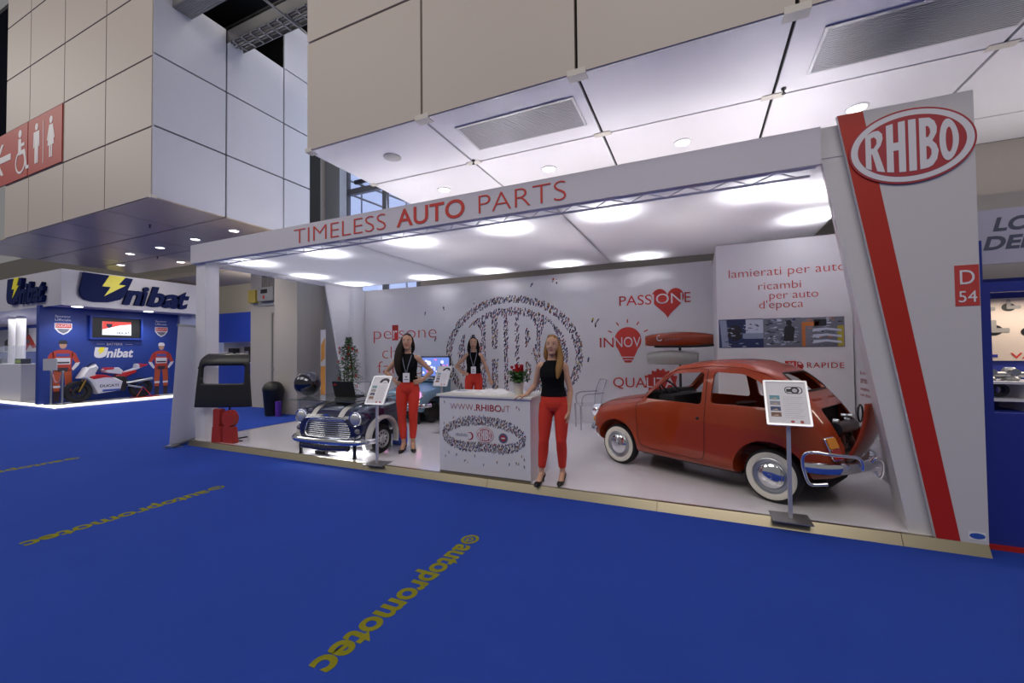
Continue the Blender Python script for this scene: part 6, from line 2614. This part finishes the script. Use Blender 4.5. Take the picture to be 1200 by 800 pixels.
slab([(.76, .68), (.60, .98), (.40, 1.08), (.34, .98), (.42, .80), (.38, .66), (.55, .62)], .19, M_MW, 'nose_fairing')
slab([(.62, .68), (.52, .56), (.36, .20), (-.16, .26), (-.22, .54), (-.05, .66), (.2, .76), (.42, .76)], .22, M_MW, 'side_fairing')
slab([(.60, .72), (.54, .62), (.2, .68), (-.02, .66), (.2, .76), (.42, .78)], .226, M_MR, 'red_band')
slab([(.22, .90), (.16, .96), (-.14, .96), (-.24, .86), (-.22, .74), (.05, .78), (.2, .82)], .14, M_MW, 'tank', .8)
slab([(.22, .89), (.16, .968), (-.02, .968), (-.02, .90)], .143, M_MR, 'tank_panel', .85)
slab([(-.12, .80), (-.24, .80), (-.55, .88), (-.60, .80), (-.30, .64), (-.05, .68)], .12, M_MR, 'seat_base')
slab([(-.24, .80), (-.55, .92), (-.57, 1.06), (-.86, 1.04), (-.84, 1.0), (-.60, .88), (-.3, .77)], .10, M_MW, 'tail')
slab([(-.60, 1.065), (-.87, 1.04), (-.86, 1.0), (-.62, .90)], .103, M_MR, 'tail_panel')
slab([(.10, .68), (-.25, .72), (-.40, .52), (-.30, .24), (.10, .22)], .15, M_DARKIN, 'engine_block')
b = MB()
b.loft([[V((.58, y, .98)) for y in (-.12, -.06, 0, .06, .12)], [V((.45, y, 1.10)) for y in (-.09, -.05, 0, .05, .09)], [V((.36, y, 1.13)) for y in (-.05, -.03, 0, .03, .05)]], caps=False, closed=False)
b.build('windscreen', mat('smoked_screen', '#20222a', .1), t, smooth=60)
for s in (-1, 1):
    b = MB()
    b.tube([(.74, .10 * s, .305), (.50, .10 * s, .88)], .024, 10)
    b.build('fork_leg', mat('fork_gold', '#a8843c', .3, .8), t, smooth=40)
    b = MB()
    b.tube([(.42, .12 * s, .90), (.36, .26 * s, .88)], .016, 8)
    b.build('handlebar', M_BLACK, t, smooth=40)
b = MB()
b.tube([(-.72, .09, .305), (-.30, .08, .42)], .03, 8)
b.tube([(-.72, -.09, .305), (-.30, -.08, .42)], .03, 8)
b.build('swingarm', M_STEEL, t, smooth=40)
b = MB()
b.tube([(-.30, .14, .48), (-.60, .15, .52), (-.95, .15, .58)], [.03, .04, .045], 10)
b.build('exhaust', M_STEEL, t, smooth=40)
b = MB()
b.tube([(-.55, .14, .02), (-.72, .14, .33), (-.95, .14, .02)], .014, 8)
b.tube([(-.55, -.14, .02), (-.72, -.14, .33), (-.95, -.14, .02)], .014, 8)
b.box(-1.15, -.5, -.16, .16, 0, .02)
b.build('paddock_stand', M_MR, t, smooth=40)
b = MB()
b.text('DUCATI', frame((.34, .219, .40), (-1, 0, 0), (0, 0, 1)), width=.42, cap=.075, depth=.004, bold=.015)
b.build('fairing_lettering', M_BLACK, t)
b = MB()
b.box(-.12, .28, .21, .222, .27, .33)
b.build('sponsor_patch', mat('patch_blue', '#3a55a0', .4), t)
b = MB()
b.prism(ell(-.32, .56, .04, .035, 16), frame((0, .17, 0), (-1, 0, 0), (0, 0, 1)), .01)
b.build('yellow_reservoir', M_BOLT, t)

# posts with a rope and a small notice in front of the motorcycle
for (x, y, lab) in ((-18.1, 5.86, 'steel barrier post with a small notice left of the motorcycle'), (-17.72, 5.98, 'steel barrier post in front of the motorcycle front wheel')):
    t = thing('barrier_post', lab, 'barrier post', (x, y, .1), 0, 'barrier posts')
    b = MB()
    b.lathe([(0, 0), (.15, 0), (.15, .015), (.03, .03), (.026, .05), (.026, .98), (.035, .99), (.03, 1.03), (0, 1.03)], None, 20)
    b.build('post', M_STEEL, t, smooth=40, recalc=True)
    if x < -18:
        b = MB()
        b.prism(rrect(-.19, .19, 1.04, 1.40, .02), frame((0, -.02, 0), (.85, .5, 0), (0, 0, 1)), .02)
        b.build('notice_plate', mat('notice_grey', '#b9b9bd', .5), t)
b = MB()
b.tube(catmull([(-18.06, 5.875, 1.02), (-17.97, 5.90, .80), (-17.85, 5.94, .78), (-17.775, 5.963, 1.02)], 6), .018, 8)
tag(b.build('barrier_rope', mat('rope_red_white', '#b8808a', .7), smooth=60), 'pink looking barrier rope hanging between the two steel posts', 'rope')

# left part of that stand: columns, counters, poster and back wall
b = MB()
b.box(-38, -18.6, 9.0, 9.1, .1, 3.4)
fw_ = struct(b, 'wall_far_back', mat('far_back_blue', '#2b4bb0', .5))
b = MB()
b.box(-36, -28.9, 8.96, 8.995, 1.80, 2.95)
pt = b.build('rider_poster', mat('poster_pale', '#cfcdd4', .5))
tag(pt, 'pale poster of a red-suited motorcycle rider behind the white columns', 'poster')
b = MB()
F = front_frame(-30.6, 8.955, 1.85)
b.prism(ell(.25, .92, .22, .20, 18), F, .003, 2)
b.prism([(-.2, .75), (.5, .80), (1.0, .45), (1.3, .15), (.9, .1), (.6, .3), (.2, .0), (-.8, .0), (-.6, .4)], F @ Matrix.Translation((0, 0, -.004)), .003, 0)
b.prism([(-.1, .55), (.5, .55), (.6, .35), (0, .35)], F @ Matrix.Translation((0, 0, .004)), .003, 3)
b.prism([(-2.4, .0), (-1.2, .0), (-1.3, .6), (-1.8, .7), (-2.4, .5)], F, .003, 1)
b.prism([(-1.6, .95), (-1.0, .9), (-.6, .55), (-1.4, .5)], F, .003, 4)
b.build('poster_print', [mat('suit_red', '#b53a2a', .5), M_BLACK, mat('helmet_grey', '#5b545c', .4), M_GREYPRINT, M_RED], pt)
for (x, y, lab) in ((-24.45, 6.85, 'left one of the two slim white columns on the far stand'), (-23.75, 6.85, 'right one of the two slim white columns on the far stand')):
    b = MB()
    b.cyl((x, y, .1), (x, y, 3.12), .13, seg=20)
    tag(b.build('white_column', M_WHITE, smooth=40), lab, 'column', 'slim white columns')
for (x0, x1, lab) in ((-24.2, -22.3, 'white display plinth with a glass case at the far left edge'), (-22.1, -20.4, 'white display plinth with a glass case beside the dark blue wall')):
    t = thing('display_plinth', lab, 'plinth', ((x0 + x1) / 2, 6.2, .1), 0, 'white display plinths')
    hw = (x1 - x0) / 2
    b = MB()
    b.box(-hw, hw, -.3, .3, 0, 1.22)
    b.build('body', M_WHITE, t)
    b = MB()
    b.box(-hw + .02, hw - .02, -.28, .28, 1.22, 1.85)
    b.build('glass_case', mat('case_glass', '#dfe6f2', .05, alpha=.16), t)
    b = MB()
    b.box(-.3, .2, -.12, .12, 1.225, 1.40)
    b.build('battery', M_BLACK, t, bevel=.01)
    b = MB()
    b.box(-.28, .18, -.124, -.12, 1.26, 1.36)
    b.build('battery_label', mat('label_green', '#8aa838', .5), t)
for (x, y) in ((-16.0, 0), ):
    pass
for (y, lab) in ((6.3, 'small square downlight under the far fascia, left one above the blue wall'), (8.15, 'small square downlight under the far fascia, right one above the blue wall')):
    b = MB()
    b.lathe([(.13, 0), (.12, -.01), (0, -.012)], Matrix.Translation((-17.75, y, 3.118)), 20)
    tag(b.build('fascia_downlight', M_LAMP, recalc=True), lab, 'ceiling light', 'far fascia downlights')
    lamp('fascia_lamp', 'SPOT', (-17.75, y, 3.05), 60, (.9, .95, 1), .08, spot=120, blend=.8, aim=(-18.1, y, 0))
lamp('far_stand_lamp', 'AREA', (-25, 7.2, 3.05), 160, (1, .98, .95), 8, 1.5, aim=(-25, 7.4, 0))
b = MB()
b.box(-18.5, -18.3, 9.42, 11.5, .1, 3.1)
struct(b, 'wall_far_white', mat('far_white_panel', '#c9d0e4', .5))

# small stand seen between the front post and the grey wall
t = thing('far_booth', 'blue booth wall with a yellow bolt emblem seen past the black tailgate', 'booth', (-15.2, 10.4, 0))
b = MB()
b.box(-2.6, 2.6, 0, .15, 2.05, 3.2)
b.box(-2.6, 2.6, 0, .15, 0, 1.25)
b.build('panel', mat('booth_blue', '#1c47b8', .5), t)
b = MB()
b.box(-2.6, 2.6, .35, .4, 1.25, 2.05)
b.build('shelf_back', mat('booth_shelf_grey', '#b8b4b0', .5), t)
b = MB()
b.box(-2.6, 2.6, -.05, .4, 1.22, 1.26)
b.build('shelf', M_WHITE, t)
b = MB()
F = front_frame(0, -.004, 0)
b.prism([(.75, 2.95), (1.35, 2.95), (1.25, 2.50), (1.05, 2.35), (.75, 2.40), (.68, 2.60)], F, .002, 0)
p, F_, d_ = bolt(None, .86, 2.5, .35, .4, .01)
b.prism(p, F @ Matrix.Translation((0, 0, .003)), .002, 1)
b.text('Unibat', front_frame(1.05, -.006, 3.02), width=1.3, cap=.14, depth=.002, bold=.02, shear=.2, mi=0)
b.build('emblem_print', [M_WALLW, M_BOLT], t)
for k in range(10):
    b = MB()
    x = -2.3 + k * .48
    h = (.42, .55, .36, .60, .48)[k % 5]
    b.box(x, x + .30, .05, .30, 1.262, 1.262 + h)
    b.box(x + .03, x + .27, .046, .05, 1.30, 1.262 + h * .7, 1)
    o = b.build('battery_box', [M_DARKIN if k % 2 else M_WHITE, mat('box_label', '#8d8794', .5)], bevel=.01)
    o.location = (-15.2, 10.4, 0)
    tag(o, 'small boxed battery on the shelf of the distant blue booth', 'box', 'batteries on the distant shelf')

# ------------------------------------------------------------------ neighbour on the right: blue wall with a show window
NY = 4.585
M_NBLUE = mat('neighbour_blue', '#23318c', .5)
b = MB()
b.box(2.03, 2.14, NY, NY + .08, .0, 2.11)
b.box(2.14, 5.0, NY, NY + .08, 2.03, 2.11)
b.box(2.14, 5.0, NY, NY + .08, 0, 1.07)
b.box(2.03, 2.10, NY, NY + .08, 2.11, 2.45)
nw = struct(b, 'wall_neighbour_front', M_NBLUE)
b = MB()
b.box(2.03, 5.0, NY - .03, NY - .001, .0, .035)
struct(b, 'trim_red_skirting', M_REDPANEL)
b = MB()
b.box(2.03, 5.0, NY + .10, NY + .14, 2.27, 2.715)
ns = b.build('neighbour_sign', mat('pale_lilac_sign', '#b9b6c8', .5))
tag(ns, 'pale lilac sign with slanted grey wording above the blue neighbour wall', 'sign')
b = MB()
b.text('LO SPECIALISTA', front_frame(2.215, NY + .098, 2.54), width=1.2, cap=.105, depth=.002, bold=.03, shear=.22)
b.text('DEL RICAMBIO', front_frame(2.155, NY + .098, 2.39), width=1.15, cap=.105, depth=.002, bold=.03, shear=.22)
b.build('lettering', mat('sign_grey_letters', '#55586a', .5), ns)
b = MB()
b.box(2.03, 5.0, NY + .7, NY + .75, 2.0, 3.0)
struct(b, 'wall_neighbour_upper', mat('neighbour_beige', '#b9b3ae', .6))
b = MB()
b.box(2.03, 5.0, NY + .55, NY + .6, .9, 2.2)
b.box(2.03, 5.0, NY + .08, NY + .55, 1.02, 1.07)
struct(b, 'wall_show_window', M_NBLUE)
b = MB()
b.box(2.16, 4.0, NY + .53, NY + .549, 1.47, 2.02)
po = b.build('valve_poster', mat('poster_cream', '#cdbfb2', .6))
tag(po, 'cream poster with pictures of metal valves in the neighbour show window', 'poster')
b = MB()
b.text('VALVOLE', front_frame(2.50, NY + .528, 1.49), width=.5, cap=.05, depth=.002, bold=.01, mi=0)
b.box(2.2, 2.42, NY + .526, NY + .53, 1.50, 1.525, 1)
for k, (x, z, r) in enumerate(((2.33, 1.93, .05), (2.50, 1.94, .045), (2.40, 1.74, .06), (2.30, 1.62, .05), (2.62, 1.72, .05))):
    F = front_frame(x, NY + .529, z)
    b.prism(ell(0, 0, r, r * .8, 14), F, .002, 2)
    b.prism(rrect(-r * .3, r * 1.7, -r * .35, r * .3, .01), F @ Matrix.Translation((0, 0, .002)), .002, 3)
    b.prism(rrect(-r * .3, r * .3, 0, r * 1.5, .01), F @ Matrix.Translation((0, 0, .003)), .002, 3)
b.build('printed_pattern', [M_RED, M_NBLUE, M_BLACK, mat('valve_grey', '#8d8a86', .4)], po)
b = MB()
b.box(2.05, 4.2, NY + .12, NY + .5, 1.29, 1.31)
b.box(2.05, 4.2, NY + .12, NY + .5, 1.15, 1.17)
b.box(2.40, 2.42, NY + .12, NY + .5, 1.07, 1.29)
tag(b.build('window_shelf', M_WHITE), 'white shelf unit inside the neighbour show window', 'shelf')
parts = ((2.24, 1.311, 'cast', 'grey cast metal part on the show window shelf, left one'), (2.38, 1.311, 'cast', 'grey cast metal part on the show window shelf, middle one'), (2.55, 1.311, 'cast', 'grey cast metal part on the show window shelf, right one'),
         (2.28, 1.176, 'ring', 'black ring-shaped pulley on the lower shelf of the show window'))
for (x, z, k, lab) in parts:
    b = MB()
    if k == 'cast':
        b.lathe([(0, 0), (.05, 0), (.06, .02), (.04, .05), (.05, .08), (.03, .11), (0, .11)], Matrix.Translation((x, NY + .3, z)), 18)
        b.cyl((x - .07, NY + .28, z + .05), (x + .07, NY + .28, z + .05), .025, seg=12)
        b.cyl((x, NY + .22, z + .07), (x, NY + .32, z + .07), .03, seg=12)
        o = b.build('engine_part', M_STEEL, smooth=40, recalc=True)
    else:
        b.lathe([(.03, -.03), (.055, -.03), (.06, 0), (.055, .03), (.03, .03), (.03, -.03)], frame((x, NY + .24, z + .06), (1, 0, 0), (0, 0, 1)), 24)
        o = b.build('pulley', M_BLACK, smooth=40, recalc=True)
    tag(o, lab, 'engine part', 'parts in the show window')
lamp('show_window_lamp', 'AREA', (3.0, NY + .3, 1.99), 9, (1, .85, .7), 1.6, .1, aim=(3.0, NY + .35, 1))
b = MB()
b.cyl((2.42, NY - .12, 2.06), (2.42, NY - .02, 2.12), .035, .045, 16)
b.cyl((2.42, NY - .04, 2.10), (2.42, NY + .0, 2.08), .012, seg=8)
tag(b.build('spot_fixture', M_WHITE, smooth=40), 'small white spotlight fixed above the neighbour show window', 'spotlight')
